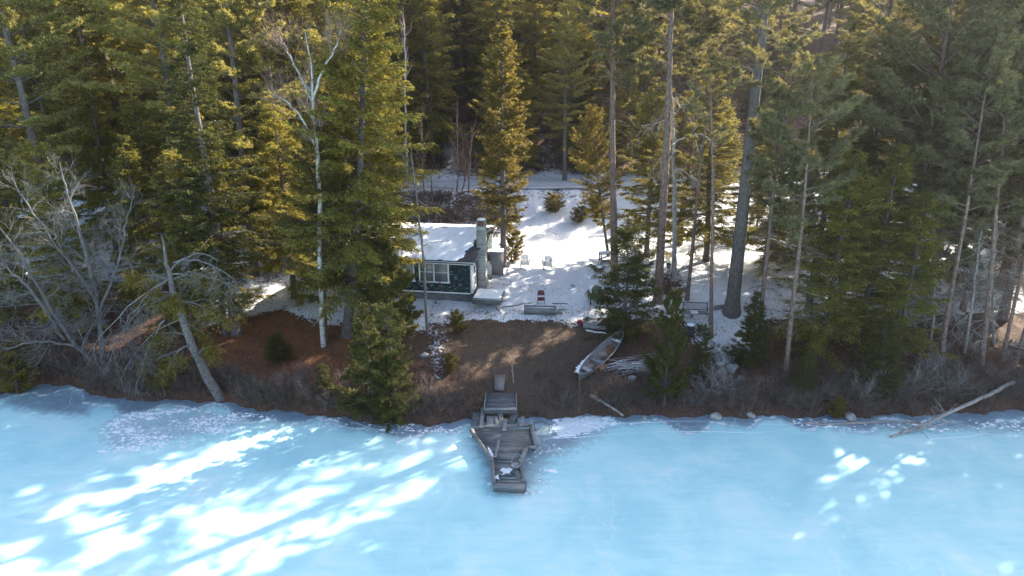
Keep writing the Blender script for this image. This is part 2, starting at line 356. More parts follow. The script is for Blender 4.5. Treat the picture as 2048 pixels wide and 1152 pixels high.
mp = nd(n, 'ShaderNodeMapping'); mp.inputs['Scale'].default_value = (.35, 2.2, 1); mp.inputs['Rotation'].default_value = (0, 0, R(-4)); n.links.new(P_, mp.inputs[0])
n4 = noise(n, mp.outputs[0], 1.6, 6, .6)
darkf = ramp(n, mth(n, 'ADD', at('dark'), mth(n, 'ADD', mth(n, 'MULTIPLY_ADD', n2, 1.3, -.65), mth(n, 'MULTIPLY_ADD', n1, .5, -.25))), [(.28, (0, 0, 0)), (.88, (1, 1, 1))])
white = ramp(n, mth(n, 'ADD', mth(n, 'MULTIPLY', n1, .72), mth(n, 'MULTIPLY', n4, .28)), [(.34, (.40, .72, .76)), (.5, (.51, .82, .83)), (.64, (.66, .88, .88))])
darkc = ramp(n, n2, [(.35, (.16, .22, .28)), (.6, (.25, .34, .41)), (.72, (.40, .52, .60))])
slush = ramp(n, mth(n, 'ADD', at('crust'), mth(n, 'MULTIPLY_ADD', n2, 1.6, -.8)), [(.45, (0, 0, 0)), (.53, (1, 1, 1))])
rub = ramp(n, mth(n, 'ADD', mth(n, 'MULTIPLY', at('rubble'), .5), mth(n, 'MULTIPLY', noise(n, P_, 6.5, 3, .7), 1)), [(.93, (0, 0, 0)), (1.0, (1, 1, 1))])
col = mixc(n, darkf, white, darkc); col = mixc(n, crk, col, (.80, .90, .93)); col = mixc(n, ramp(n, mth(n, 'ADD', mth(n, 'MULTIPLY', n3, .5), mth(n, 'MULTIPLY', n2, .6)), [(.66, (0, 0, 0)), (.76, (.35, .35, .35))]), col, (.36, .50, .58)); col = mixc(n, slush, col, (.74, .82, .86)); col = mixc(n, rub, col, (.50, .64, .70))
p = nd(n, 'ShaderNodeBsdfPrincipled'); n.links.new(col, p.inputs['Base Color']); p.inputs['Specular IOR Level'].default_value = .3
rr = mth(n, 'MULTIPLY_ADD', darkf, -.35, .7); n.links.new(rr, p.inputs['Roughness'])
b1 = nd(n, 'ShaderNodeBump'); b1.inputs['Strength'].default_value = .35; b1.inputs['Distance'].default_value = .03
n.links.new(mth(n, 'ADD', mth(n, 'MULTIPLY', slush, .6), mth(n, 'ADD', mth(n, 'MULTIPLY', n3, .12), mth(n, 'ADD', mth(n, 'MULTIPLY', rub, .8), mth(n, 'MULTIPLY', n2, .35)))), b1.inputs['Height']); n.links.new(b1.outputs[0], p.inputs['Normal'])
n.links.new(p.outputs[0], o_.inputs[0]); M['ice'] = m
xs = np.concatenate([[-600, -200, -60], np.arange(-32, 32, .2), [60, 200, 600]]); ys = np.concatenate([[-400, -100, 0, 10], np.arange(16, 35.5, .16)])
X, Y, F = grid(xs, ys)
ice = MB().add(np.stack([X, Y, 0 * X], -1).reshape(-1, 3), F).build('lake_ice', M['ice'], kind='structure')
xf, yf = X.ravel(), Y.ravel(); t_ = yf - shore(np.clip(xf, -60, 60))
def ipoly(pix): return [tuple(on_z(a, b, 0).xy) for a, b in pix]
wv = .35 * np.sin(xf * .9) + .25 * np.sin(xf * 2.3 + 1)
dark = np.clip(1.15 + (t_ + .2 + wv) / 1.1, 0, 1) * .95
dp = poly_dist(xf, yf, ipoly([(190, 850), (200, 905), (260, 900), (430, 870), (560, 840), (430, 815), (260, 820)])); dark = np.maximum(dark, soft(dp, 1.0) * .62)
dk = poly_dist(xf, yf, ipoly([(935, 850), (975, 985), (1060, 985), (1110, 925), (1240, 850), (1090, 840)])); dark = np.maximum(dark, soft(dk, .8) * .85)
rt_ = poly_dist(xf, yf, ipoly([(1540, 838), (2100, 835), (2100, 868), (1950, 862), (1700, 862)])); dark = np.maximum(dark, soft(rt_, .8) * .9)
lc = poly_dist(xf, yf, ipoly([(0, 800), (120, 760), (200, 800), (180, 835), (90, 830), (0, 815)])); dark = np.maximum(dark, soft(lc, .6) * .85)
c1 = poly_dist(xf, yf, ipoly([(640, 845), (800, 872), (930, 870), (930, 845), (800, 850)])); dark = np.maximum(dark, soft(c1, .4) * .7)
crust = np.exp(-((t_ + .75 + wv * 1.2) / .22) ** 2) * .55
cr = poly_dist(xf, yf, ipoly([(1100, 850), (1120, 832), (1190, 830), (1230, 850), (1180, 868), (1110, 880)])); crust = np.maximum(crust, soft(cr, .4) * .72)
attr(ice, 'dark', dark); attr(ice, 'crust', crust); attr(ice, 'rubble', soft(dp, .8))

# pressure cracks in the ice: thin raised snow ridges
cb = MB()
for pix in ([(700, 845), (770, 862), (900, 884), (960, 890)], [(1085, 880), (1200, 870), (1330, 862), (1500, 866), (1640, 850)], [(1120, 850), (1350, 842), (1560, 848), (1700, 842)], [(640, 838), (700, 856), (760, 862)], [(1860, 880), (1960, 868), (2048, 872)]):
    pts = [on_z(a, b, 0) for a, b in pix]; k = np.linspace(0, len(pts) - 1, 60)
    px_ = np.interp(k, range(len(pts)), [q.x for q in pts]) + .05 * np.sin(k * 9); py_ = np.interp(k, range(len(pts)), [q.y for q in pts]) + .06 * np.sin(k * 5 + 1) + rng.normal(0, .01, 60)
    cb.tube(np.stack([px_, py_, 0 * px_ + .002], -1), .009 + .006 * np.sin(k * 3), 5)
cb.build('ice_ridges', M['snow'], kind='structure')

# road: a packed strip on its embankment with ploughed banks
rx = np.arange(-60, 60, .5); rs = np.interp(rx, np.linspace(-60, 60, 60), shore(np.linspace(-60, 60, 60))); rs = np.convolve(np.pad(rs, 20, 'edge'), np.ones(41) / 41, 'valid')
rb = MB(); V = []
for k_, (dx, dz) in enumerate([(29.0, .05), (29.25, .16), (29.6, .06), (32.8, .06), (33.2, .14), (33.6, .06)]):
    V.append(np.stack([rx, rs + dx + .06 * np.sin(rx * 1.7 + k_), 5.22 + dz + .04 * np.sin(rx * 2.3 + k_) * (dz > .1)], -1))
V = np.array(V); nx = len(rx); i = (np.arange(5)[:, None] * nx + np.arange(nx - 1)[None]).ravel()
rb.add(V.reshape(-1, 3), np.stack([i, i + 1, i + nx + 1, i + nx], -1))
M['road'] = surf('snowy_road', [(.30, (.42, .43, .45)), (.45, (.62, .64, .67)), (.7, (.75, .78, .81))], .9, .85, .5, 5, (.15, 1, 1))
rb.build('road', M['road'], smooth=True, kind='structure')

# ------------------------------------------------------------------ conifers
UPV = np.array([0, 0, 1.0])
def sub_path(P, s):      # P (N,K,3), s (N,) in 0..1 -> point and tangent
    K = P.shape[1]; q = np.clip(s, 0, .999) * (K - 1); i = q.astype(int); f = (q - i)[:, None]; r = np.arange(len(P))
    a = P[r, i]; b = P[r, i + 1]; return a * (1 - f) + b * f, nrm(b - a)
def crown_branches(g, H, cb, Rm, prof, nb, up, droop, whorl=0, trunk=None):
    z = cb + (H - cb) * (np.linspace(0, 1, nb) ** .92) + g.normal(0, .28, nb)
    if whorl: z = cb + np.round((z - cb) / whorl) * whorl + g.normal(0, .12, nb)
    z = np.clip(z, cb * .8, H - .05)
    t = np.clip((z - cb) / (H - cb), 0, 1)
    az = g.uniform(0, 2 * np.pi, nb)
    side = 1 + .16 * np.sin(az * 2 + 5 * t + Rm) + .12 * np.sin(az + 11 * t)
    L = Rm * prof(t) * g.uniform(.5, 1.15, nb) * side + .12
    K = 7; s = np.linspace(0, 1, K)[None, :]
    upv = (up * (1 - t) + .9 * t + g.normal(0, .13, nb))[:, None]
    r = L[:, None] * s
    zz = z[:, None] + L[:, None] * (upv * s - droop * s ** 2 + .35 * droop * s ** 4)
    wob = g.normal(0, .06, (nb, K)).cumsum(1) * L[:, None] * .35
    P = np.stack([r * np.cos(az)[:, None] - wob * np.sin(az)[:, None], r * np.sin(az)[:, None] + wob * np.cos(az)[:, None], zz], -1)
    if trunk is not None: P[:, :, :2] += trunk(z)[:, None]
    return z, t, az, L, P
def twigs(g, P, L, per, s0, tl, ang=50, drp=.15):
    nb = len(P); cnt = np.maximum(3, (L * per)).astype(int); idx = np.repeat(np.arange(nb), cnt); N = len(idx)
    s = s0 + (1 - s0) * g.random(N) ** .85; side = np.where(g.random(N) < .5, -1, 1)
    B, T = sub_path(P[idx], s); lat = nrm(np.cross(T, UPV)) * side[:, None]
    a = R(ang) * g.uniform(.6, 1.25, N)[:, None]
    D = nrm(T * np.cos(a) + lat * np.sin(a) + UPV * g.normal(-drp, .16, N)[:, None])
    tlen = tl * (1.05 - .72 * s) * g.uniform(.6, 1.2, N) * np.minimum(1, L[idx] / 1.2 + .15)
    return idx, s, B, D, tlen
def make_conifer(name, mat, bark, H, cb, Rm, kind='flat', nb=110, per=9, seed=1, tr=None, up=.1, droop=.35, prof=None, tl=1.0, lpt=11, lsz=.13, lw=.42, deadlow=0, lean=0.25, drp=.15, whorl=0):
    g = np.random.default_rng(seed); tr = tr or H * .011 + .03
    prof = prof or (lambda t: (1 - t) ** .8)
    ph = g.uniform(0, 6, 4)
    def tx(z):
        z = np.asarray(z, float); k = z / H
        return np.stack([lean * k * (np.sin(k * 2.2 + ph[0])) + .05 * np.sin(z * .6 + ph[1]) * k, lean * k * np.sin(k * 2 + ph[2]) + .05 * np.sin(z * .5 + ph[3]) * k], -1)
    root = empty(name)
    zs = np.linspace(-.25, H, 22); c = np.column_stack([tx(np.maximum(zs, 0)), zs]); rad = tr * np.clip(1 - zs / H, 0, 1) ** .75 + .012
    rad = rad * (1 + .45 * np.exp(-np.maximum(zs, 0) / .35))
    tb = MB().tube(c, rad, 9)
    z, t, az, L, P = crown_branches(g, H, cb, Rm, prof, nb, up, droop, whorl, tx)
    br = (.006 + .011 * L) * (1 - .3 * t)
    K = P.shape[1]
    for k in range(K - 1): tb.sticks(P[:, k], P[:, k + 1], br * (1 - k / K) + .004, br * (1 - (k + 1) / K) + .003, 4)
    if deadlow:      # bare dead branches under the crown
        zd = g.uniform(cb * .35, cb * 1.05, deadlow); ad = g.uniform(0, 6.28, deadlow); Ld = g.uniform(.4, 1.9, deadlow) * min(1, Rm / 2.2)
        s = np.linspace(0, 1, 5)[None]; rr = Ld[:, None] * s
        Pd = np.stack([rr * np.cos(ad)[:, None], rr * np.sin(ad)[:, None], zd[:, None] + Ld[:, None] * (g.uniform(-.1, .4, deadlow)[:, None] * s - .5 * s ** 2)], -1); Pd[:, :, :2] += tx(zd)[:, None]
        Pd[:, 1:] += g.normal(0, .05, Pd[:, 1:].shape)
        for k in range(4): tb.sticks(Pd[:, k], Pd[:, k + 1], .016 * (1 - k / 5), .016 * (1 - (k + 1) / 5), 4)
        ii = np.repeat(np.arange(deadlow), 7); B, T = sub_path(Pd[ii], g.uniform(.3, 1, len(ii)))
        tb.sticks(B, B + nrm(T + g.normal(0, .7, B.shape)) * g.uniform(.15, .5, (len(ii), 1)), .006, .003, 3)
    tb.build('trunk', M[bark], root, smooth=True)
    idx, s, B, D, tlen = twigs(g, P, L, per, .12 if kind == 'flat' else .3, tl, drp=drp)
    cbm = MB()
    if kind == 'flat':
        N = len(B); ti = np.repeat(np.arange(N), lpt); q = g.random(len(ti)); sd = np.where(g.random(len(ti)) < .5, -1, 1)
        S = nrm(np.cross(D[ti], UPV)) * sd[:, None]
        pos = B[ti] + D[ti] * (tlen[ti] * q)[:, None] + UPV * (-.25 * tlen[ti] * q ** 2)[:, None] + g.normal(0, .035, (len(ti), 3))
        a = g.uniform(.2, 1.0, len(ti))[:, None]
        LD = nrm(D[ti] * np.cos(a) + S * np.sin(a) + g.normal(0, .28, pos.shape) - UPV * .18)
        NN = UPV + g.normal(0, .55, pos.shape)
        ln = lsz * g.uniform(.6, 1.35, len(ti)) * (1.15 - .4 * q)
        cbm.leaves(pos, LD, NN, ln, ln * lw)
        cbm.sticks(B, B + D * tlen[:, None] * .8, .006, .003, 3)
    else:            # tufts of long needles at the shoot ends
        nsh = 3 if kind == 'pine' else 2
        N = len(B); ti = np.repeat(np.arange(N), nsh); q = g.uniform(.35, 1, len(ti))
        S = nrm(np.cross(D[ti], UPV)) * g.choice([-1, 1], len(ti))[:, None]
        c = B[ti] + D[ti] * (tlen[ti] * q)[:, None] + S * (tlen[ti] * .25 * g.random(len(ti)))[:, None] + UPV * (.10 * g.random(len(ti)))[:, None]
        td = nrm(D[ti] * .7 + S * .2 + UPV * g.uniform(.1, .8, len(ti))[:, None])
        tj = np.repeat(np.arange(len(ti)), lpt); v = g.normal(0, 1, (len(tj), 3))
        LD = nrm(td[tj] * .9 + nrm(v) * .85)
        ln = lsz * g.uniform(.7, 1.2, len(tj))
        cbm.leaves(c[tj] - td[tj] * (g.random(len(tj)) * lsz * .6)[:, None], LD, nrm(v + UPV * .6), ln, ln * lw)
        cbm.sticks(B, c[::nsh][:N], .007, .004, 3)
    cbm.build('crown', M[mat], root)
    return root

LIB = {}
cone = lambda e: (lambda t: (1 - t) ** e * (.75 + .25 * np.minimum(1, t * 8 + .3)))
def oval(t): return np.sin(np.clip(t * .88 + .12, 0, 1) * np.pi) ** .6 * .95 + .05
def pineprof(t): return np.clip((1 - t) ** .55 * (.55 + .45 * np.minimum(1, t * 4)), .08, 1)
def cedarprof(t): return np.minimum(1, (1 - t) * 1.7) ** .75 * np.minimum(1, .55 + t * 3)
cone = lambda e: (lambda t: (1 - t) ** e * (.75 + .25 * np.minimum(1, t * 8 + .3)))
def oval(t): return np.sin(np.clip(t * .88 + .12, 0, 1) * np.pi) ** .6 * .95 + .05
def pineprof(t): return np.clip((1 - t) ** .55 * (.55 + .45 * np.minimum(1, t * 4)), .08, 1)
def cedarprof(t): return np.minimum(1, (1 - t) * 1.7) ** .75 * np.minimum(1, .55 + t * 3)
LIB['hemlock0'] = make_conifer('hemlock_tree', 'hemlock', 'bark', 17, 1.8, 3.5, nb=210, per=14, lpt=17, lsz=.145, lw=.42, seed=11, prof=cone(.6), droop=.42, up=.18)
LIB['hemlock1'] = make_conifer('hemlock_tree', 'hemlock', 'bark', 15, 1.2, 3.4, nb=200, per=14, lpt=17, lsz=.145, lw=.42, seed=12, prof=cone(.5), droop=.38, up=.12)
LIB['hemlock2'] = make_conifer('hemlock_tree', 'hemlock', 'bark', 19, 3.2, 3.7, nb=220, per=14, lpt=17, lsz=.145, lw=.42, seed=13, prof=cone(.55), droop=.45, up=.2)
LIB['spruce0'] = make_conifer('spruce_tree', 'fir', 'bark', 18, 1.6, 3.0, nb=220, per=13, lpt=16, lsz=.145, lw=.40, seed=14, prof=cone(.75), droop=.30, up=.05)
LIB['spruce1'] = make_conifer('spruce_tree', 'fir', 'bark', 21, 4, 3.0, nb=210, per=13, lpt=16, lsz=.145, lw=.40, seed=15, prof=cone(.7), droop=.35, up=.0, deadlow=25)
LIB['cedar0'] = make_conifer('cedar_tree', 'cedar', 'bark', 15.6, 2.4, 1.9, nb=300, per=13, lpt=13, seed=16, prof=cedarprof, droop=.25, up=.35, tl=.62, lsz=.14, lw=.5)
LIB['cedar1'] = make_conifer('cedar_tree', 'cedar', 'bark', 12, 2.6, 2.4, nb=190, per=14, lpt=13, seed=17, prof=oval, droop=.2, up=.3, tl=.7, lsz=.14, lw=.5)
LIB['pine0'] = make_conifer('white_pine', 'pine', 'bark', 24, 6.5, 4.6, 'pine', nb=105, per=18, seed=18, whorl=1.25, prof=pineprof, droop=.10, up=.16, tl=1.15, lpt=12, lsz=.2, lw=.22, deadlow=16)
LIB['pine1'] = make_conifer('white_pine', 'pine', 'bark', 26, 6, 5.2, 'pine', nb=110, per=17, seed=19, whorl=1.4, prof=pineprof, droop=.12, up=.18, tl=1.2, lpt=12, lsz=.2, lw=.22, deadlow=16)
LIB['red0'] = make_conifer('red_pine', 'redpine', 'redbark', 24, 12.5, 3.6, 'tuft', nb=75, per=12, seed=20, prof=oval, droop=.05, up=.25, tl=.9, lpt=16, lsz=.25, lw=.17, deadlow=50, tr=.24)
LIB['red1'] = make_conifer('red_pine', 'redpine', 'redbark', 21, 7, 4.1, 'tuft', nb=85, per=12, seed=21, prof=oval, droop=.02, up=.3, tl=1.0, lpt=16, lsz=.25, lw=.17, deadlow=60, tr=.19)
LIB['red2'] = make_conifer('red_pine', 'redpine', 'redbark', 16, 7.5, 2.4, 'tuft', nb=48, per=12, seed=22, prof=oval, droop=.02, up=.3, tl=.8, lpt=16, lsz=.23, lw=.17, deadlow=50, tr=.12)
LIB['red3'] = make_conifer('red_pine', 'redpine', 'redbark', 17, 2.2, 3.3, 'tuft', nb=110, per=12, seed=33, prof=oval, droop=.02, up=.3, tl=.9, lpt=16, lsz=.24, lw=.17, deadlow=90, tr=.15)
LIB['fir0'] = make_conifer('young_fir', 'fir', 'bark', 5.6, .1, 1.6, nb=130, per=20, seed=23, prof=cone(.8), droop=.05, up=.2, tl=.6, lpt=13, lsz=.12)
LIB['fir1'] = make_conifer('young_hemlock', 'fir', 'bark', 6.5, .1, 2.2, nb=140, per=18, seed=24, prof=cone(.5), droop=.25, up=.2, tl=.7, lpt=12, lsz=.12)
LIB['ypine'] = make_conifer('young_pine', 'fir', 'bark', 5.5, .1, 1.5, 'pine', nb=90, per=20, seed=25, prof=cone(.5), droop=-.1, up=.4, tl=.5, lpt=14, lsz=.15, lw=.22)  # young pine takes the darker fir needles; its shade is put into the colour
LIB['bush'] = make_conifer('cedar_bush', 'cedar', 'bark', 2.4, .0, 1.0, nb=80, per=22, seed=26, prof=oval, droop=.05, up=.6, tl=.4, lpt=12, lsz=.10, lw=.5)

# ------------------------------------------------------------------ bare trees
def grow(g, mb, mb2, p, d, L, r, depth, spread=.55, curl=.18, gravity=.0, kids_=3, minr=.006):
    K = max(4, int(L / .35)); pts = [p]; dd = d.copy()
    for k in range(K):
        dd = dd + g.normal(0, curl / math.sqrt(K) * 1.6, 3); dd[2] += gravity / K; dd /= np.linalg.norm(dd); pts.append(pts[-1] + dd * L / K)
    pts = np.array(pts); rad = np.linspace(r, max(r * .45, .003), K + 1)
    (mb if r > .02 else mb2).tube(pts, rad, 7 if r > .05 else (5 if r > .015 else 3), cap=False)
    if depth <= 0 or r < minr: return
    nk = kids_ + int(g.random() * 2)
    for _ in range(nk):
        s = g.uniform(.3, 1.0); i = min(int(s * K), K - 1); tdir = nrm(pts[i + 1] - pts[i])
        side = nrm(np.cross(tdir, nrm(g.normal(0, 1, 3)))); a = g.uniform(.5, 1.2) * spread
        grow(g, mb, mb2, pts[i], nrm(tdir * math.cos(a) + side * math.sin(a)), L * g.uniform(.42, .68), rad[i] * .58, depth - 1, spread, curl, gravity, kids_, minr)
def bare_tree(name, stems, seed, bark, twig, depth=3, spread=.6, curl=.2, grav=.25, kids_=4, br_from=.35, nbr=14, brl=2.6, brr=.3, label=None, cat='bare tree', loc=(0, 0, 0), group=None):
    """stems: list of (points, base radius); branches sprout along each stem"""
    g = np.random.default_rng(seed); root = empty(name, loc, 0, label, cat, group); mb = MB(); m2 = MB()
    for pts, r0 in stems:
        pts = np.array(pts, float); kk = np.linspace(0, len(pts) - 1, 18)
        c = np.stack([np.interp(kk, range(len(pts)), pts[:, q]) for q in range(3)], -1); c[1:-1] = (c[:-2] + 2 * c[1:-1] + c[2:]) / 4; c[1:] += g.normal(0, .03, c[1:].shape)
        rad = r0 * (1 - np.linspace(0, 1, 18)) ** .8 + .012
        mb.tube(c, rad, 8)
        for k in range(nbr):
            s = br_from + (1 - br_from) * (k + g.random()) / nbr; i = min(int(s * 17), 16); tdir = nrm(c[i + 1] - c[i])
            side = nrm(np.cross(tdir, nrm(g.normal(0, 1, 3)))); a = g.uniform(.5, 1.1) * spread * 1.5
            grow(g, mb, m2, c[i], nrm(tdir * math.cos(a) + side * math.sin(a)), brl * (1.1 - .6 * s) * g.uniform(.6, 1.2), max(rad[i] * brr * 1.4, .012), depth, spread, curl, grav, kids_)
    if len(m2.v) < 9:
        for v_, f_ in zip(m2.v, m2.f): mb.v.append(v_); mb.f.append(f_ + mb.n)
        m2 = None
    mb.build('trunk', M[bark], root, smooth=True)
    if m2: m2.build('twigs', M[twig], root)
    return root
# ------------------------------------------------------------------ placing trees
def spin(lean_x, lean_y, rz):
    return (Matrix.Rotation(lean_x, 3, 'Y') @ Matrix.Rotation(lean_y, 3, 'X') @ Matrix.Rotation(rz, 3, 'Z')).to_euler()
_pc = [0]
def plant(kind, base, label, scale=1.0, through=None, group=None, cat=None):
    """base: ('g', px, py) = foot seen at that photo pixel, ('d', px, py, D) = trunk passes that pixel at distance D, or ('w', x, y)"""
    _pc[0] += 1; k = _pc[0]
    if base[0] == 'g': p = G(base[1], base[2])
    elif base[0] == 'd': q = at_d(*base[1:]); p = Vector((q.x, q.y, hz(q.x, q.y)))
    else: p = Vector((base[1], base[2], hz(base[1], base[2])))
    lean = (.03 * math.sin(k * 5.1))
    if through:
        q = at_d(through[0], through[1], p.y); lean = math.atan2(q.x - p.x, q.z - p.z)
    c = cat or {'h': 'hemlock', 's': 'spruce', 'c': 'cedar', 'p': 'pine', 'r': 'pine', 'f': 'fir', 'y': 'pine', 'b': 'bush'}[kind[0]]
    return dup(LIB[kind], p, spin(lean, .02 * math.sin(k * 2.3), k * 2.399), scale, label, group, c)
LIB['bigpine'] = make_conifer('white_pine', 'redpine', 'bark', 26, 13.5, 4.2, 'pine', nb=85, per=11, seed=31, prof=oval, droop=.1, up=.25, tl=1.1, lpt=12, lsz=.19, lw=.19, deadlow=30, tr=.40)
LIB['poor'] = make_conifer('thin_pine', 'redpine', 'redbark', 14, 10, 1.5, 'tuft', nb=18, per=9, seed=32, prof=oval, droop=.05, up=.3, tl=.5, lpt=12, lsz=.2, lw=.17, deadlow=26, tr=.11, lean=.1)

# left of the cabin
plant('hemlock2', ('g', 694, 672), 'tall sunlit yellow-green hemlock with thick grey trunk in front of the cabin', (1.32, 1.05, 1.0), (722, 300))
plant('cedar1', ('g', 650, 684), 'broad-crowned cedar on twin pale trunks left of the cabin, behind the white birch', (.88, .88, 1.0), (645, 450))
plant('hemlock1', ('w', -13.6, 40.5), 'dense hemlock hanging low over the reddish bank left of the twin-trunked cedar', (.9, .9, .78))
plant('hemlock0', ('w', -11.8, 48.5), 'tall narrow hemlock rising above the cabin roof behind the big sunlit one', 1.12)
plant('hemlock0', ('g', 452, 668), 'dark hemlock with bare lower trunk before the sunlit snow strip, left one of a pair', .72)
plant('spruce1', ('g', 474, 668), 'dark slim conifer, right one of the pair of bare trunks before the sunlit snow strip', .92)
plant('pine0', ('d', 60, 230, 42), 'white pine with yellow-lit plates of needles at the far left edge', 1.0)
plant('pine1', ('d', 345, 230, 47), 'big white pine with flat sunlit boughs, left of the pine with the reddish bare trunk', .98)
plant('pine0', ('d', 395, 205, 50), 'white pine showing a reddish bare trunk under bright boughs in the upper left', 1.05)
plant('pine1', ('d', 455, 150, 44), 'spreading white pine with the brightest flat bough left of the birch top', .88)
plant('pine0', ('d', 537, 80, 47), 'grey-trunked pine with white broken limbs left above the birch crown', 1.08)
plant('pine1', ('d', 215, 80, 54), 'white pine behind and between the two front pines of the upper left', 1.0)
plant('hemlock1', ('w', -25.6, 37.5), 'dark hemlock behind the bare grey tree at the left edge', .72)
plant('hemlock0', ('w', -21.8, 38.8), 'dark green hemlock just behind the top of the bare grey tree', .62)
plant('hemlock1', ('w', -18.6, 37.4), 'dark hemlock between the bare grey tree and the leaning dead trunk', .68)
plant('hemlock0', ('w', -29.5, 36.6), 'dark hemlock cut by the left edge above the frozen cove', .66)
plant('hemlock2', ('w', -22.5, 43.5), 'dark hemlock standing below the white pines in the middle of the left wood', .62)
plant('spruce0', ('w', -15.8, 44.5), 'shaded conifer left of the hemlock that hangs over the red bank', .68)
plant('hemlock0', ('w', -27.5, 46), 'shaded hemlock under the far left white pine', .75)
plant('hemlock1', ('w', -18.8, 50), 'shaded hemlock deep in the left wood under the reddish-trunked pine', 1.1)
plant('spruce0', ('w', -12.2, 55.5), 'sunlit spruce behind the birch crown, upper left of the cabin', 1.12)
plant('hemlock2', ('w', -15.5, 53), 'tall hemlock behind the birch top beside the grey-trunked pine', 1.05)
plant('hemlock0', ('w', -7.5, 66), 'yellow-lit hemlock above the cabin, right of the far slender white birch', 1.12)
plant('spruce1', ('d', 975, 60, 74), 'dark pointed spruce with bare top limbs directly behind the central cedar', 1.0)
plant('fir0', ('g', 738, 828), 'bright-tipped young fir on the bank left of the brown slope', (.9, .9, 1.0))
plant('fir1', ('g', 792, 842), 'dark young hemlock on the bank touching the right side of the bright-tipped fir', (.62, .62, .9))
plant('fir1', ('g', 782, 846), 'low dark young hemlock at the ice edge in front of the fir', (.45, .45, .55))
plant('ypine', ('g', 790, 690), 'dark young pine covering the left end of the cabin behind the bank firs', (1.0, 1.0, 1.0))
plant('bush', ('g', 918, 668), 'small round dark evergreen seedling at the snow edge left of the brown slope', .5)
plant('bush', ('g', 902, 745), 'scrubby low evergreen among snow patches left of the dock path', .42)
plant('bush', ('g', 35, 785), 'small yellow-green cedar bush by the cove at the far left', 1.05)
plant('bush', ('g', 330, 790), 'low green bush at the ice edge under the leaning dead trunk', .8)
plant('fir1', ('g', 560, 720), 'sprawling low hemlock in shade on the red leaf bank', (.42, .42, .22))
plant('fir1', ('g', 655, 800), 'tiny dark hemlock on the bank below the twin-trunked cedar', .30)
# centre
plant('cedar0', ('g', 1007, 533), 'tall olive cedar standing alone behind the plywood screen and chimney', 1.0, (1003, 45))
plant('bush', ('g', 1022, 523), 'bright yellow-green cedar bush at the foot of the tall central cedar', .82)
plant('cedar1', ('g', 1217, 512), 'slender cedar on a thin bare stem by the wooden table', (.62, .62, .86), (1190, 330))
plant('pine0', ('d', 1130, 330, 62), 'white pine by the road with tufted boughs right of the central cedar', .62)
plant('hemlock1', ('d', 1160, 300, 66), 'shaded hemlock across the road right of the central cedar', .8)
plant('bush', ('g', 1110, 425), 'dark shrub with hanging twigs on the snowy road bank, nearest the central cedar', (.9, .9, .6))
plant('bush', ('g', 1155, 445), 'dark shrub in the middle of the snowy road bank', (.7, .7, .5))
plant('bush', ('g', 1195, 425), 'dark shrub on the road bank nearest the slender cedar', (.8, .8, .55))
# right
plant('red0', ('g', 1229, 565), 'red pine with straight bare trunk rising behind the young hemlock at the clearing', 1.0, (1229, 40))
plant('red0', ('g', 1316, 606), 'red pine with stout reddish trunk, beside the bleached dead tree', 1.08, (1337, 20))
plant('bigpine', ('g', 1463, 628), 'very thick dark-trunked pine behind the garden bench', 1.0, (1521, 30))
plant('poor', ('g', 1374, 600), 'thin leaning reddish trunk standing directly behind the garden bench', 1.0, (1405, 330))
plant('poor', ('g', 1422, 674), 'thin pole-like dark trunk right of the garden bench', 1.0, (1421, 290))
plant('red2', ('g', 1514, 708), 'grey-trunked pine between the thick pine and the dense right-hand hemlocks', 1.0, (1550, 400))
plant('red2', ('g', 1570, 757), 'pine with grey trunk reaching down almost to the shore brush', .95, (1588, 560))
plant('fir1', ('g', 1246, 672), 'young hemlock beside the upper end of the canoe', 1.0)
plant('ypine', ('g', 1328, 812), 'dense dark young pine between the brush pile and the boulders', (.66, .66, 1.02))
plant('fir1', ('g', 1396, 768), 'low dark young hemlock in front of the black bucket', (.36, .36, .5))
plant('hemlock1', ('w', 9.6, 47.2), 'shaded hemlock behind the stout red pine at the back of the clearing', (.85, .85, .78))
plant('hemlock0', ('w', 13.6, 46.2), 'dark hemlock with drooping boughs over sunny snow behind the bench', (.95, .95, .74))
plant('hemlock1', ('w', 17.2, 44.8), 'hemlock with low spreading boughs right behind the thick pine', (.9, .9, .64))
plant('fir0', ('g', 1497, 730), 'open young fir lit from behind, right of the boulders', .72)
plant('hemlock1', ('w', 16.5, 33.9), 'very dense dark hemlock, leftmost of the row along the right shore', .74)
plant('hemlock0', ('w', 18.9, 34.6), 'very dense dark hemlock in the middle of the right shore row', .66)
plant('hemlock1', ('w', 20.4, 33.2), 'dense dark hemlock at the right end of the shore row', .62)
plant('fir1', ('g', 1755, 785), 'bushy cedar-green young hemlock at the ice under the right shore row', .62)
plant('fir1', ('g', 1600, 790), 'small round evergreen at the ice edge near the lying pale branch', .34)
plant('bush', ('g', 1668, 835), 'tiny evergreen tuft touching the ice behind the lying pale branch', .4)
plant('spruce0', ('w', 20.6, 40.5), 'brownish slim spruce rising behind the right shore hemlocks', .8)
plant('spruce1', ('w', 17.6, 38.2), 'brownish spruce with bare low limbs right of the thick pine', .78)
plant('red1', ('d', 1835, 540, 36.5), 'big leaning red pine with tufted crown filling the upper right', 1.0, (1878, 220))
plant('red0', ('w', 31.5, 42), 'red pine cut by the right edge in the upper corner', .92)
plant('red2', ('g', 1880, 722), 'thin grey pine trunk just right of the shore hemlock row', 1.0, (1905, 560))
plant('red2', ('g', 1962, 728), 'thin grey pine trunk above the thick end of the fallen log', 1.02, (1990, 500))
plant('red2', ('g', 2004, 722), 'grey pine trunk near the right edge, left one of the last close pair', (.75, .75, 1), (2030, 600))
plant('red2', ('g', 2030, 728), 'grey pine trunk at the right edge, last of the close pair', (.75, .75, 1), (2050, 660))
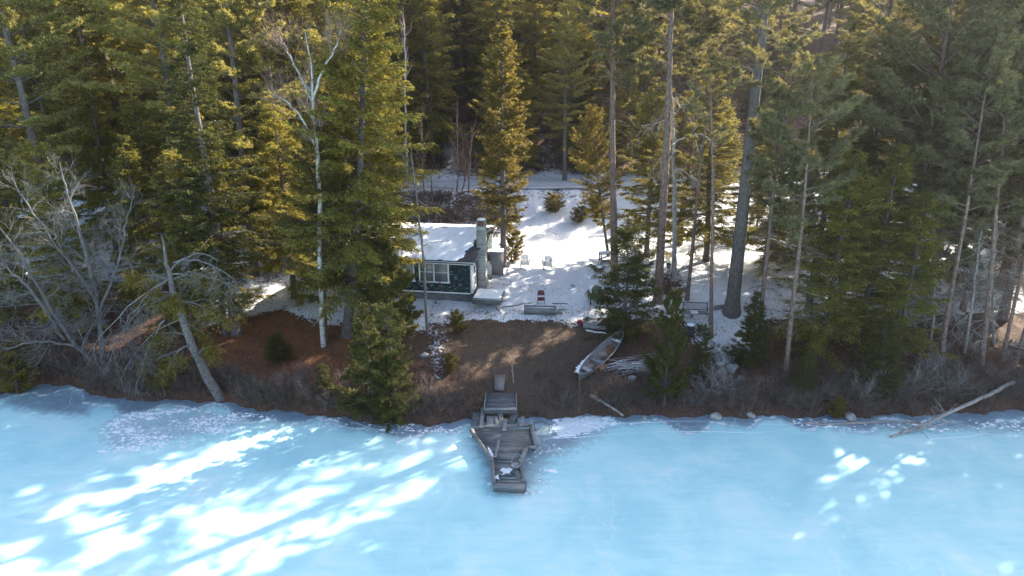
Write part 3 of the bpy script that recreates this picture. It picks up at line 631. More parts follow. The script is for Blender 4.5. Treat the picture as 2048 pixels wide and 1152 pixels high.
plant('red1', ('w', 29.5, 46), 'red pine further back between the big leaning pine and the right edge', .9)
plant('bigpine', ('w', 24.5, 48.5), 'broad pine behind the thick pine with bright backlit foliage beyond', .75)
plant('red0', ('w', 12.4, 49.5), 'red pine beside the road behind the stout red pine', .95)
plant('pine0', ('w', 33, 52), 'white pine deep in the right wood beside the road', .85)
plant('fir0', ('w', 31.5, 36), 'young fir at the right edge of the shore wood', .7)

plant('hemlock2', ('d', 772, 420, 37.6), 'tall hemlock shading the left part of the cabin roof, right neighbour of the sunlit one', (.62, .62, .86))
plant('hemlock1', ('w', -8.3, 38.6), 'lower hemlock pressed against the left end of the cabin front', (.6, .6, .55))
# understorey and filler in the woods at both sides
for k, x, y, s, lb_ in [('hemlock1', -33, 44, 1.0, 'dark hemlock at the left edge above the cove, behind the front one'), ('hemlock0', -31, 52, 1.1, 'hemlock deep in the left wood by the picture edge'), ('hemlock2', -26, 53, 1.0, 'hemlock deep in the left wood behind the left white pine'), ('hemlock1', -37, 50, 1.1, 'hemlock farthest left in the wood above the cove'), ('spruce0', -21, 57, 1.0, 'spruce deep in the left wood below the upper left pines'),
                         ('pine1', -30, 60, .9, 'white pine far back in the upper left corner'), ('hemlock0', -37, 61, 1.1, 'hemlock far back in the upper left corner'), ('hemlock1', -16, 61, 1.0, 'hemlock far back behind the grey-trunked pine'), ('hemlock1', -23, 65, 1.0, 'hemlock far back behind the upper left white pines')]:
    plant(k, ('w', x, y), lb_, s)
for k, x, y, s, lb_ in [('red3', 23.8, 36.8, .95, 'twiggy red pine behind the thin trunks right of the shore hemlocks'), ('red3', 27.2, 38.8, 1.0, 'twiggy red pine behind the fallen log, in the second rank'), ('red3', 31, 40.5, 1.0, 'twiggy low-branched red pine at the right picture edge'), ('pine0', 27, 43, .62, 'low-crowned white pine in the third rank of the right wood'), ('red3', 34.5, 44.5, 1.05, 'low-branched red pine far back at the right picture edge'), ('hemlock1', 31.5, 46.5, .75, 'shaded hemlock in the back of the right wood near the picture edge'),
                      ('red3', 37, 49, 1.1, 'red pine far back in the right wood, beyond the third rank'), ('hemlock0', 41, 52, .8, 'hemlock far back in the right wood by the picture edge'), ('red3', 21.8, 39.8, .9, 'twiggy red pine just behind the right end of the shore hemlock row'), ('pine0', 36, 55, .7, 'white pine at the far back of the right wood')]:
    plant(k, ('w', x, y), lb_, s)
for i, (k, x, y, s) in enumerate([('hemlock1', 27, 58, .42), ('spruce0', 22, 63, .36), ('hemlock0', 33, 61, .42), ('hemlock1', 17.5, 60, .38), ('spruce0', 38, 57, .42), ('hemlock1', 42, 66, .5), ('hemlock0', 30, 70, .45), ('spruce0', 25, 75, .45), ('hemlock1', 19, 70, .4), ('hemlock1', 14, 66, .4), ('hemlock0', 36, 76, .5), ('hemlock1', 46, 75, .5), ('spruce0', 29, 82, .5), ('hemlock1', 21, 84, .55), ('hemlock0', 13, 80, .55), ('hemlock1', 40, 86, .6), ('hemlock0', 50, 84, .6), ('hemlock1', 11, 71, .42), ('spruce0', 33, 66, .4), ('hemlock1', 24, 68, .35), ('spruce0', 44, 59, .5), ('hemlock0', 16, 87, .6), ('hemlock1', 27, 89, .6), ('hemlock1', 34, 90, .6)]):
    plant(k, ('w', x, y), 'low young conifer standing in snow in the open wood behind the right-hand pines', s, None, 'low young conifers in the open wood at the right', 'conifer')
for k, x, y, s, lb_ in [('hemlock1', -10.2, 63.5, .6, 'low dark hemlock just across the road, left of the snowy gap behind the cabin'), ('hemlock0', -1.2, 64, .62, 'low dark hemlock across the road directly behind the central cedar'), ('hemlock1', 1.2, 65, .6, 'low dark hemlock across the road, just right of the central cedar'), ('spruce0', 6.6, 64, .6, 'low dark spruce across the road, left of the slender cedar'), ('hemlock1', 9.2, 63.8, .55, 'low dark hemlock across the road behind the slender cedar'), ('hemlock2', -8.4, 69, .9, 'dark hemlock on the slope left of the snowy gap'), ('hemlock2', -1.5, 70.5, 1.0, 'tall dark hemlock on the slope behind the central cedar'), ('hemlock0', 6.2, 69.5, 1.0, 'tall dark hemlock on the slope right of the central cedar'), ('spruce1', -5.2, 77, 1.0, 'dark spruce closing the snowy gap behind the cabin'), ('hemlock0', 2.6, 76, 1.0, 'dark hemlock closing the smaller snowy gap right of the cedar'), ('hemlock1', 12.5, 64.5, .5, 'low dark hemlock across the road behind the two red pine trunks'), ('hemlock1', 15.6, 64, .5, 'low dark hemlock across the road between bench and thick pine')]:
    plant(k, ('w', x, y), lb_, s)
for i_, (x, y) in enumerate([(60, 143), (66, 146), (72, 142), (54, 145), (35, 150), (42, 156), (50, 150), (58, 157), (66, 151), (28, 157), (74, 158), (82, 152), (90, 158), (22, 151), (98, 153), (106, 158), (46, 164), (62, 165), (78, 166), (14, 158), (6, 154), (-4, 158), (38, 168), (54, 170)]):
    plant(('hemlock2', 'pine1', 'spruce1')[i_ % 3], ('w', x, y), 'conifer on the skyline hilltop far behind the wood', 1.1, None, 'conifers on the far hilltop', 'conifer')
for k, x, y, s, lb_ in [('hemlock1', 15.5, 56, .30, 'small hemlock in sunny snow behind the drooping hemlock'), ('hemlock0', 19.5, 53.5, .30, 'small hemlock in sunny snow, right of the thick pine trunk'), ('hemlock1', 23.5, 55, .36, 'small hemlock in sunny snow at the back of the right wood'), ('hemlock1', 12.6, 59, .34, 'small hemlock beside the road between the two far red pines'), ('hemlock0', 19, 60, .34, 'small hemlock beside the road behind the thick pine'), ('fir0', 21.5, 49, .7, 'young fir in snow left of the shore hemlocks, well behind them'), ('hemlock1', 26, 51, .45, 'bushy hemlock in the back of the right wood behind the shore row')]:
    plant(k, ('w', x, y), lb_, s)
# shore wood running on past the right edge of the picture
for k, x, y in [('hemlock1', 33, 35), ('pine0', 34.5, 39.5), ('red0', 29, 37.8), ('hemlock0', 38.5, 36), ('pine1', 40, 42), ('red1', 24.6, 38.5), ('hemlock0', 44, 35), ('pine0', 47, 41), ('red0', 36, 45), ('pine0', 52, 37)]:
    plant(k, ('w', x, y), 'conifer of the shore wood that runs on past the right edge', 1.0, None, 'shore wood past the right edge', 'conifer')
# woods beyond the road and out at the sides, placed with gaps where the low sun comes through
g_ = np.random.default_rng(5)
lab = {'h': 'dark hemlock in the wood beyond the road', 's': 'dark spruce in the wood beyond the road', 'p': 'white pine in the wood beyond the road', 'r': 'bare-stemmed red pine in the wood beyond the road'}
grp = {'h': 'hemlocks in the wood beyond the road', 's': 'spruces in the wood beyond the road', 'p': 'white pines in the wood beyond the road', 'r': 'red pines in the wood beyond the road'}
nbg = 0
for row, D in enumerate([65, 71, 78, 84, 90, 97, 106, 118, 130, 143]):
    sp_ = 4.4 + (D - 64) * .03
    for xx in np.arange(-.86 * D - 3, .86 * D + 3, sp_):
        x = xx + g_.normal(0, 1.2) + (row % 2) * sp_ / 2; y = D + g_.normal(0, 1.6)
        if row < 2 and -10 < x < 7: continue            # open snowy slope
        if x > 7 and y < 92 and g_.random() < .9: continue
        if x > .70 * D and row > 3: continue
        k = g_.choice(['hemlock0', 'hemlock2', 'spruce0', 'spruce1', 'pine0', 'pine1'] if x < 9 else ['red0', 'pine0', 'pine1', 'hemlock0', 'red1'])
        where = ('left of the cabin', 'behind the cabin', 'at the right')[0 if x < -9 * D / 60 else (1 if x < 9 * D / 60 else 2)] + (', near edge' if row < 2 else (', deep inside' if row < 5 else ', hilltop'))
        plant(k, ('w', x, y), lab[k[0]] + ' ' + where, float(g_.uniform(.8, 1.12)), None, grp[k[0]] + ' ' + where); nbg += 1
print('background trees', nbg)
for c_ in list(LIB.values()):
    for ch in kids(c_): bpy.data.objects.remove(ch)
    bpy.data.objects.remove(c_)

# ------------------------------------------------------------------ bare trees traced at their own distance
def pts_at(pix, D, base, dep=None):
    o = []
    for i, (a, b) in enumerate(pix):
        q = at_d(a, b, D + (dep[i] if dep else 0)); o.append((q.x - base.x, q.y - base.y, q.z - base.z))
    return o
b_ = G(647, 692)
bare_tree('birch_tree', [(pts_at([(647, 694), (641, 560), (638, 400), (634, 290), (624, 200), (628, 150), (608, 62)], b_.y, b_), .135),
                         (pts_at([(634, 300), (612, 252), (590, 215), (548, 188)], b_.y, b_, [0, -.5, -.8, -1.2]), .06),
                         (pts_at([(625, 205), (600, 150), (575, 100), (560, 70)], b_.y, b_, [0, .4, .7, 1]), .05),
                         (pts_at([(628, 190), (650, 130), (672, 95), (680, 60)], b_.y, b_, [0, -.4, -.7, -1]), .045)],
          41, 'birch', 'redtwig', depth=3, spread=.5, curl=.22, grav=.4, kids_=5, br_from=.45, nbr=17, brl=2.6, brr=.26,
          label='large forked white birch with a fan of reddish bare twigs', cat='birch', loc=b_)
b_ = G(207, 742)
bare_tree('bare_tree', [(pts_at([(208, 742), (196, 600), (165, 480), (135, 390), (118, 325)], b_.y, b_, [0, .2, .4, .5, .6]), .13),
                        (pts_at([(206, 738), (150, 692), (85, 590), (30, 490), (-20, 430)], b_.y, b_, [0, -.4, -.8, -1, -1.2]), .12),
                        (pts_at([(130, 680), (60, 575), (0, 525), (-60, 500)], b_.y, b_, [-.3, -1, -1.6, -2]), .08),
                        (pts_at([(195, 600), (120, 500), (60, 420), (20, 345)], b_.y, b_, [.2, -.2, -.4, -.4]), .07),
                        (pts_at([(150, 692), (80, 680), (0, 700), (-40, 720)], b_.y, b_, [-.4, -1, -1.6, -2]), .06),
                        (pts_at([(200, 620), (240, 520), (250, 450), (268, 390)], b_.y, b_, [.2, 0, 0, .4]), .06)],
          42, 'deadwood', 'deadwood', depth=3, spread=.65, curl=.3, grav=-.1, kids_=6, br_from=.15, nbr=20, brl=2.2, brr=.24,
          label='bare grey many-stemmed tree leaning out over the frozen cove', cat='bare tree', loc=b_)
# leaning half-dead hemlock over the ice
b_ = G(440, 797)
lt = bare_tree('leaning_hemlock', [(pts_at([(442, 800), (392, 712), (348, 590), (334, 530), (322, 468)], b_.y, b_, [0, -.1, -.2, -.2, -.2]), .25)],
          43, 'greybark', 'deadwood', depth=2, spread=.7, curl=.35, grav=-.7, kids_=5, br_from=.3, nbr=9, brl=2.0, brr=.12,
          label='leaning grey half-dead hemlock with a snapped top and yellow sprays', cat='hemlock', loc=b_)
g = np.random.default_rng(8); cbm = MB(); tb = MB(); tw = MB()
for a, b in [((348, 590), (300, 600)), ((345, 560), (420, 560)), ((350, 600), (450, 640)), ((372, 670), (300, 680)), ((380, 690), (330, 740)), ((340, 560), (250, 560)), ((395, 710), (430, 700)), ((360, 640), (420, 690)), ((345, 570), (350, 620))]:
    A = np.array(at_d(*a, b_.y - .2) - b_); B = np.array(at_d(*b, b_.y + g.uniform(-1.2, .8)) - b_); B[2] -= .2
    s = np.linspace(0, 1, 8)[:, None]; pth = A + (B - A) * s; pth[:, 2] += (.35 * np.sin(s * 3.14))[:, 0]; tb.tube(pth, np.linspace(.05, .012, 8), 5)
    n_ = 70; ss = g.random(n_); P0 = A + (B - A) * (.35 + .65 * ss)[:, None] + np.column_stack([0 * ss, 0 * ss, .3 * np.sin(ss * 3.1)])
    Dv = nrm((B - A) * .5 / np.linalg.norm(B - A) + g.normal(0, .6, (n_, 3)) - UPV * .25); tl_ = g.uniform(.3, .8, n_)
    ti = np.repeat(np.arange(n_), 16); q = g.random(len(ti)); pos = P0[ti] + Dv[ti] * (tl_[ti] * q)[:, None] + g.normal(0, .05, (len(ti), 3)) - UPV * (.2 * q ** 2)[:, None]
    cbm.leaves(pos, nrm(Dv[ti] + g.normal(0, .7, pos.shape)), UPV + g.normal(0, .5, pos.shape), g.uniform(.07, .15, len(ti)), .055)
tb.build('limb', M['deadwood'], lt, smooth=True); cbm.build('crown', M['yellow'], lt)
# grey hanging branches reaching right and down to the ice
for a, b, k in [((345, 525), (470, 560), 9), ((340, 540), (440, 520), 8), ((338, 560), (230, 690), 14), ((360, 640), (250, 740), 14), ((340, 550), (480, 590), 9), ((300, 600), (200, 770), 14), ((330, 640), (270, 790), 12), ((335, 560), (170, 720), 12)]:
    A = np.array(at_d(*a, b_.y - .2) - b_); B = np.array(at_d(*b, b_.y - .6) - b_); s = np.linspace(0, 1, 10)[:, None]
    pth = A + (B - A) * s; pth[:, 2] += .5 * np.sin(s[:, 0] * 3.1); pth += g.normal(0, .04, pth.shape); tw.tube(pth, np.linspace(.045, .012, 10), 5)
    for _ in range(k):
        i = g.integers(2, 9); grow(g, tw, tw, pth[i], nrm(np.array([g.normal(0, .6), g.normal(0, .6), -.8])), g.uniform(.8, 1.7), .014, 2, .6, .35, -.3, 4, .003)
tw.build('hanging_branches', M['deadwood'], lt)
# slender trees in the middle
def slim(name, pix, D, r, seed, bark, twig, label, cat, **kw):
    q = at_d(*pix[0], D); q.z = hz(q.x, q.y); st = pts_at(pix, D, q); st[0] = (st[0][0], 0, -.2)
    return bare_tree(name, [(st, r)], seed, bark, twig, label=label, cat=cat, loc=q, **kw)
kw = dict(depth=2, spread=.38, curl=.12, grav=.5, kids_=4, br_from=.42, nbr=16, brl=1.7, brr=.5)
slim('young_birch', [(915, 445), (916, 350), (914, 205)], 57, .07, 51, 'redtwig', 'redtwig', 'tallest of the slender reddish saplings behind the chimney', 'sapling', **kw)
slim('young_birch', [(938, 445), (938, 350), (946, 250)], 57.6, .06, 52, 'redtwig', 'redtwig', 'slender reddish sapling touching the left side of the central cedar', 'sapling', **kw)
slim('young_birch', [(925, 445), (930, 360), (925, 260)], 58.2, .05, 53, 'redtwig', 'redtwig', 'thin sapling between the tallest one and the one touching the cedar', 'sapling', **kw)
slim('young_birch', [(852, 440), (846, 350), (842, 215)], 56.4, .06, 54, 'twig', 'twig', 'slender bare sapling behind the cabin roof beside the broken stub', 'sapling', **kw)
slim('birch_tree', [(816, 420), (812, 280), (810, 120), (806, 15)], 62, .11, 55, 'birch', 'redtwig', 'far slender white birch rising above the left part of the cabin', 'birch', depth=3, spread=.42, curl=.15, grav=.4, kids_=3, br_from=.5, nbr=20, brl=2.0, brr=.4)
slim('birch_tree', [(1148, 330), (1150, 220), (1146, 90)], 66, .10, 56, 'birch', 'redtwig', 'far pale birch with bare limbs in the gap right of the central cedar', 'birch', depth=3, spread=.6, curl=.2, grav=.3, kids_=3, br_from=.3, nbr=16, brl=2.6, brr=.4)
slim('birch_tree', [(1262, 330), (1258, 160), (1252, 40)], 68, .12, 57, 'birch', 'redtwig', 'pale birch seen between the two tall red pine trunks', 'birch', depth=3, spread=.6, curl=.2, grav=.3, kids_=3, br_from=.4, nbr=16, brl=2.6, brr=.4)
slim('dead_stub', [(861, 445), (863, 400), (864, 350)], 55.5, .19, 58, 'bark', 'bark', 'broken dead trunk stub standing behind the cabin roof', 'stump', depth=0, nbr=2, brl=.3)
q = G(856, 668); slim('dead_spruce', [(856, 668), (846, 520), (834, 400), (822, 292)], q.y, .085, 59, 'deadwood', 'deadwood', 'thin leaning dead spruce in front of the cabin windows', 'dead tree', depth=2, spread=.9, curl=.3, grav=-.5, kids_=3, br_from=.45, nbr=26, brl=1.3, brr=.3)
q = G(1350, 560); slim('dead_tree', [(1350, 562), (1348, 400), (1346, 250), (1344, 185)], q.y, .16, 60, 'bleached', 'bleached', 'bleached dead tree with curved white limbs behind the stout red pine', 'dead tree', depth=3, spread=.9, curl=.55, grav=-1.3, kids_=3, br_from=.45, nbr=12, brl=3.0, brr=.5)
q = G(1790, 700); slim('dead_tree', [(1790, 705), (1800, 600), (1815, 480)], q.y, .08, 61, 'bleached', 'bleached', 'dead grey tree with drooping limbs right of the shore hemlock row', 'dead tree', depth=3, spread=1.0, curl=.6, grav=-1.1, kids_=5, br_from=.3, nbr=18, brl=2.8, brr=.4)
q = G(1930, 705); slim('dead_tree', [(1930, 705), (1950, 560), (1965, 440)], q.y, .07, 62, 'bleached', 'bleached', 'dead twiggy grey tree left of the close pair of trunks at the right edge', 'dead tree', depth=3, spread=1.0, curl=.6, grav=-1.1, kids_=5, br_from=.2, nbr=18, brl=2.6, brr=.4)

for pix, s_, lb_ in (([(1862, 700), (1870, 560), (1866, 430)], 63, 'dead grey tree full of fine twigs right behind the shore hemlock row'), ([(1990, 690), (1985, 560), (1996, 400)], 64, 'dead twiggy tree between the two thin trunks above the fallen log'), ([(1716, 600), (1722, 430), (1730, 330)], 65, 'dead-topped grey tree poking out above the shore hemlock row')):
    q = G(*pix[0]); slim('dead_tree', pix, q.y, .07, s_, 'bleached', 'bleached', lb_, 'dead tree', depth=3, spread=1.0, curl=.55, grav=-.8, kids_=5, br_from=.15, nbr=18, brl=2.4, brr=.4)
# leafless shrubs with stems of their own along the bank
def shrub(seed, bark):
    gg = np.random.default_rng(seed); r_ = empty('bare_shrub'); mb = MB()
    for k in range(9):
        grow(gg, mb, mb, np.array([gg.normal(0, .08), gg.normal(0, .08), -.03]), nrm(np.array([gg.normal(0, .45), gg.normal(0, .45), 1])), gg.uniform(.7, 1.5), .016, 3, .5, .3, .2, 4, .0035)
    mb.build('twigs', M[bark], r_); return r_
SH = [shrub(71, 'twig'), shrub(72, 'deadwood'), shrub(73, 'bleached')]
for k_, (a, b, s_, kk_) in enumerate([(560, 800, 1.0, 0), (590, 770, .9, 1), (620, 805, 1.0, 0), (655, 815, .8, 1), (690, 800, .9, 0), (530, 790, .9, 1), (500, 800, .8, 0), (475, 770, .8, 1), (640, 780, .7, 0), (850, 800, .8, 0), (880, 822, .8, 1), (910, 800, .7, 0), (935, 770, .6, 0), (1090, 800, .7, 0), (1120, 815, .8, 1), (1200, 770, .8, 0), (1230, 800, .8, 0), (1215, 790, .7, 1), (1410, 800, 1.1, 2), (1440, 785, 1.1, 2), (1465, 805, 1.0, 1), (1500, 800, .9, 0), (1390, 815, .9, 1), (1540, 795, .9, 0), (1640, 800, .8, 1), (1720, 800, .9, 2), (1745, 780, 1.1, 2), (1790, 800, 1.0, 1), (1830, 790, 1.2, 2), (1860, 780, 1.1, 1), (1895, 795, 1.1, 2), (1925, 770, 1.2, 1), (1960, 790, 1.0, 0), (1850, 750, 1.2, 2), (1990, 775, 1.0, 0), (2030, 790, 1.1, 1), (250, 785, 1.0, 1), (300, 775, .9, 0), (190, 770, 1.0, 0), (150, 745, 1.0, 1), (380, 785, .8, 0), (60, 740, 1.0, 0), (20, 750, .9, 1)]):
    w_ = ('left of the dock' if a < 940 else ('between dock and boulders' if a < 1380 else 'right of the brush pile'))
    c_ = ('brown', 'grey', 'pale grey')[kk_]
    dup(SH[kk_], G(a, b), (0, 0, k_ * 2.4), s_, c_ + ' leafless shrub on the shore bank ' + w_, c_ + ' leafless shrubs ' + w_, 'shrub')
for c_ in SH:
    for ch in kids(c_): bpy.data.objects.remove(ch)
    bpy.data.objects.remove(c_)
# ------------------------------------------------------------------ brush, dead grass and leaves (nobody could count them)
def scatter_ok(x, y):
    return True
g = np.random.default_rng(99)
br = MB(); N = 950
x = g.uniform(-27, 30, N); y = shore(x) + g.gamma(1.6, .75, N) + .05
keep = ~((np.abs(x - .0) < 1.15) & (y < 34.5)) & ~((x > 2.6) & (x < 6.6) & (y > 30.9) & (y < 36)) & (y < 36) & ~((x > -17) & (x < -6.5) & (y - shore(x) > 1.7)) & ~((np.abs(x - 12.3) < 1.3) & (y > 31.5))
x, y = x[keep], y[keep]; z = hgt(x, y)
per = 16; i = np.repeat(np.arange(len(x)), per); h = g.uniform(.35, 1.05, len(x))[i] * g.uniform(.5, 1.1, len(i)) * np.where(np.abs(x[i] - 0) < 3, .6, 1)
d = nrm(np.column_stack([g.normal(0, .55, len(i)), g.normal(0, .55, len(i)), np.ones(len(i))]))
A = np.column_stack([x[i] + g.normal(0, .12, len(i)), y[i] + g.normal(0, .12, len(i)), z[i] - .03]); B = A + d * h[:, None]; C_ = B + nrm(d + g.normal(0, .5, d.shape)) * (h * .5)[:, None]
br.sticks(A, B, .008, .005, 3); br.sticks(B, C_, .005, .003, 3)
j = np.repeat(np.arange(len(A)), 3); q = g.uniform(.3, 1, len(j))[:, None]; P0 = A[j] + (B[j] - A[j]) * q
br.sticks(P0, P0 + nrm(d[j] + g.normal(0, .7, P0.shape)) * (h[j] * .45)[:, None], .004, .0025, 3)
br.build('shore_brush', M['brush'], kind='stuff', label='tangle of bare brown twigs along the bank', cat='brush')
gr_ = MB(); N = 26000
x = g.uniform(-26, 27, N); t = g.uniform(.1, 9.5, N); y = shore(x) + t; z = hgt(x, y)
keep = (g.random(N) < np.where((x > -4) & (x < 6.5), .9, .45)) & ~((np.abs(x) < .75) & (y < 33)); x, y, z = x[keep], y[keep], z[keep]
d = np.column_stack([g.normal(0, .8, len(x)), g.normal(0, .8, len(x)) - .2, g.uniform(.2, 1, len(x))])
gr_.leaves(np.column_stack([x, y, z - .01]), d, g.normal(0, 1, d.shape), g.uniform(.10, .30, len(x)), .022)
N = 5000; x = g.uniform(-6, 22, N); y = g.uniform(41, 56, N); z = hgt(x, y); d = np.column_stack([g.normal(0, .3, N), g.normal(0, .3, N), np.ones(N)])
kk = (np.sin(x * .8) + np.sin(y * 1.1 + x * .4) + g.normal(0, .5, N)) > 1.1; gr_.leaves(np.column_stack([x, y, z - .02])[kk], d[kk], g.normal(0, 1, d.shape)[kk], .22, .018)
gr_.build('dead_grass', M['grass'], kind='stuff', label='matted dead grass and weeds on the slope', cat='grass')
lv = MB(); N = 12000; x = g.uniform(-20, 25, N); t = g.uniform(.5, 14, N); y = shore(x) + t; kp = (t < 9) | (np.sin(x * 1.1 + 1.7 * np.sin(y * .9)) + np.sin(y * 1.7 + x * .3) + g.normal(0, .4, N) > 1.05); x, y = x[kp], y[kp]; N = len(x); z = hgt(x, y)
d = g.normal(0, 1, (N, 3)); d[:, 2] *= .25; lv.leaves(np.column_stack([x, y, z + .015]), d, UPV + g.normal(0, .4, (N, 3)), g.uniform(.06, .13, N), .06)
lv.build('fallen_leaves', M['leaf_litter'], kind='stuff', label='dry brown leaves scattered over snow and bank', cat='leaves')
# leafless thickets on the road bank and hill
bb = MB(); N = 330; x = g.uniform(-12, 9, N); y = shore(x) + np.where(g.random(N) < .35, g.uniform(23, 28.3, N), g.uniform(34.5, 46, N)); keep = ((x < .3) | (y > 62)) ; x, y = x[keep], y[keep]; z = hgt(x, y)
i = np.repeat(np.arange(len(x)), 22); h = g.uniform(.5, 1.3, len(i)); d = nrm(np.column_stack([g.normal(0, .7, len(i)), g.normal(0, .7, len(i)), np.ones(len(i))]))
A = np.column_stack([x[i] + g.normal(0, .3, len(i)), y[i] + g.normal(0, .3, len(i)), z[i] - .03]); B = A + d * h[:, None]
bb.sticks(A, B, .013, .006, 3); j = np.repeat(np.arange(len(A)), 2); P0 = A[j] + (B[j] - A[j]) * g.uniform(.3, 1, (len(j), 1)); bb.sticks(P0, P0 + nrm(d[j] + g.normal(0, .7, P0.shape)) * .4, .007, .004, 3)
bb.build('roadside_brush', M['brush'], kind='stuff', label='leafless thicket on the road bank behind the cabin', cat='brush')
# ================================================================== CABIN
g = np.random.default_rng(77)
co = on_z(945, 596, 2.50); cabin = empty('cabin', (co.x, co.y, 2.50), R(-8), 'weathered dark green cabin with snow covered roof and block chimney', 'cabin')
CW, CD = 7.9, 7.4; WT = 2.42; EV = 2.36; RZ = 3.22; RY = 3.7
mb = MB().box(-CW + .12, -.12, .12, CD - .12, -.5, .34); mb.build('foundation', M['darkwood'], cabin)  # dark boards put the shadow at the cabin's foot into the foundation colour
mb = MB().box(-CW + .02, -.02, .02, CD - .02, .30, WT)
for x0 in (-CW + .02, -.12): mb.add([(x0, .02, WT), (x0 + .1, .02, WT), (x0, CD - .02, WT), (x0 + .1, CD - .02, WT), (x0, RY, RZ - .04), (x0 + .1, RY, RZ - .04)], [(0, 2, 3, 1), (0, 1, 5, 4), (2, 4, 5, 3)]).add([(x0, .02, WT), (x0, CD - .02, WT), (x0, RY, RZ - .04), (x0 + .1, .02, WT), (x0 + .1, CD - .02, WT), (x0 + .1, RY, RZ - .04)], [(0, 1, 2), (3, 5, 4)])
def lap(mb, a, b, z0, z1, outn, h=.125):
    """clapboards from a to b (2-D), facing outn"""
    z = z0; a = np.array(a, float); b = np.array(b, float); o = np.array(outn, float)
    while z < z1 - .01:
        zt = min(z + h, z1); j = g.normal(0, .0015)
        v = [(*(a + o * (.030 + j)), z), (*(b + o * (.030 + j)), z), (*(b + o * .008), zt + .012), (*(a + o * .008), zt + .012), (*a, z), (*b, z), (*b, zt + .012), (*a, zt + .012)]
        mb.add(v, [(0, 1, 2, 3), (4, 7, 6, 5), (0, 4, 5, 1), (0, 3, 7, 4), (1, 5, 6, 2)]); z += h
lap(mb, (-CW + .03, .02), (-.03, .02), .32, WT, (0, -1))
lap(mb, (-.02, .05), (-.02, CD - .05), .32, WT, (1, 0)); lap(mb, (-CW + .02, CD - .05), (-CW + .02, .05), .32, WT, (-1, 0))
mb.build('wall', M['greenpaint'], cabin)
# roof: two slopes
def slope(mb, x0, x1, ya, za, yb, zb, th):
    v = [(x0, ya, za), (x1, ya, za), (x1, yb, zb), (x0, yb, zb), (x0, ya, za - th), (x1, ya, za - th), (x1, yb, zb - th), (x0, yb, zb - th)]
    return mb.add(v, [(0, 1, 2, 3), (4, 7, 6, 5), (0, 4, 5, 1), (1, 5, 6, 2), (2, 6, 7, 3), (3, 7, 4, 0)])
roof = slope(slope(MB(), -CW - .3, .28, -.42, EV + .06, RY, RZ + .06, .07), -CW - .3, .28, CD + .42, EV + .06, RY, RZ + .06, .07).build('roof', M['tar'], cabin)
sl_x = np.linspace(-CW - .28, .1, 90); sl_y = np.linspace(-.36, RY + .02, 40); X, Y, F = grid(sl_x, sl_y)
zr = EV + .06 + (Y + .42) * (RZ - EV) / (RY + .42)
edge = -.18 - .55 * np.clip(1 - (Y + .3) / 2.6, 0, 1) + .10 * np.sin(Y * 5) + .05 * np.sin(Y * 13)
th = .10 + .03 * np.sin(X * 2.1 + Y) + .02 * np.sin(X * 5 + 3 * Y) + .012 * np.sin(X * 11 - 5 * Y)
fad = np.clip((edge - X) / .18, -1, 1) * np.clip((Y + .30 + .05 * np.sin(X * 4) + .03 * np.sin(X * 11)) / .09, 0, 1)
Zs = zr + np.where(fad > 0, th * fad ** .5, -.03)
snow_front = MB().add(np.stack([X, Y, Zs], -1).reshape(-1, 3), F).build('snow_cover', M['snow'], cabin, smooth=True)
Y2 = CD + .36 - (Y + .36) * (CD + .36 - RY) / (RY + .36); MB().add(np.stack([X, Y2, EV + .06 + (CD + .42 - Y2) * (RZ - EV) / (CD + .42 - RY) + .08], -1).reshape(-1, 3), F).build('snow_cover', M['snow'], cabin, smooth=True)
MB().box(-CW - .3, .28, -.455, -.424, EV - .13, EV + .03).build('fascia', M['whitepaint'], cabin)
mb = MB(); mb.obox((.297, (RY - .42) / 2, (EV + RZ) / 2 - .01), (.014, 0, 0), (0, (RY + .42) / 2, (RZ - EV) / 2), (0, 0, .075)); mb.obox((.297, (RY + CD + .42) / 2, (EV + RZ) / 2 - .01), (.014, 0, 0), (0, (CD + .42 - RY) / 2, -(RZ - EV) / 2), (0, 0, .075)); mb.build('rake_board', M['wood'], cabin)
MB().tube([(-CW - .2, -.50, EV + .02), (-4, -.50, EV), (.2, -.50, EV - .03)], .035, 8).build('gutter', M['tar'], cabin)
# windows on the front wall
for x0, x1 in ((-3.2, -1.5), (-5.35, -3.65), (-7.45, -5.8)):
    z0, z1 = .98, 2.16; xm = (x0 + x1) / 2
    f = MB().box(x0 - .09, x1 + .09, -.075, -.012, z1, z1 + .09).box(x0 - .14, x1 + .14, -.10, -.012, z0 - .08, z0).box(x0 - .09, x0, -.072, -.012, z0, z1).box(x1, x1 + .09, -.072, -.012, z0, z1).box(xm - .06, xm + .06, -.072, -.012, z0, z1)
    win = empty('window'); win.parent = cabin
    f.build('frame', M['whitepaint'], win)
    for a, b in ((x0, xm - .06), (xm + .06, x1)):
        MB().box(a, b, -.040, -.034, z0, z1).build('pane', M['glass'], win)
        MB().box(a + .02, b - .02, -.046, -.0405, z0 + .45 + .3 * (a < xm - .2), z1 - .02).build('shade', M['curtain'], win)
        MB().box(a, b, -.062, -.0465, (z0 + z1) / 2 - .025, (z0 + z1) / 2 + .025).build('sash_rail', M['whitepaint'], win)
# corner boards
for x in (-CW - .01, -.10): MB().box(x, x + .13, -.045, .09, .28, WT).build('corner_board', M['whitepaint'], cabin)
MB().box(-CW, -.12, -.040, -.010, .24, .318).build('sill_board', M['whitepaint'], cabin)
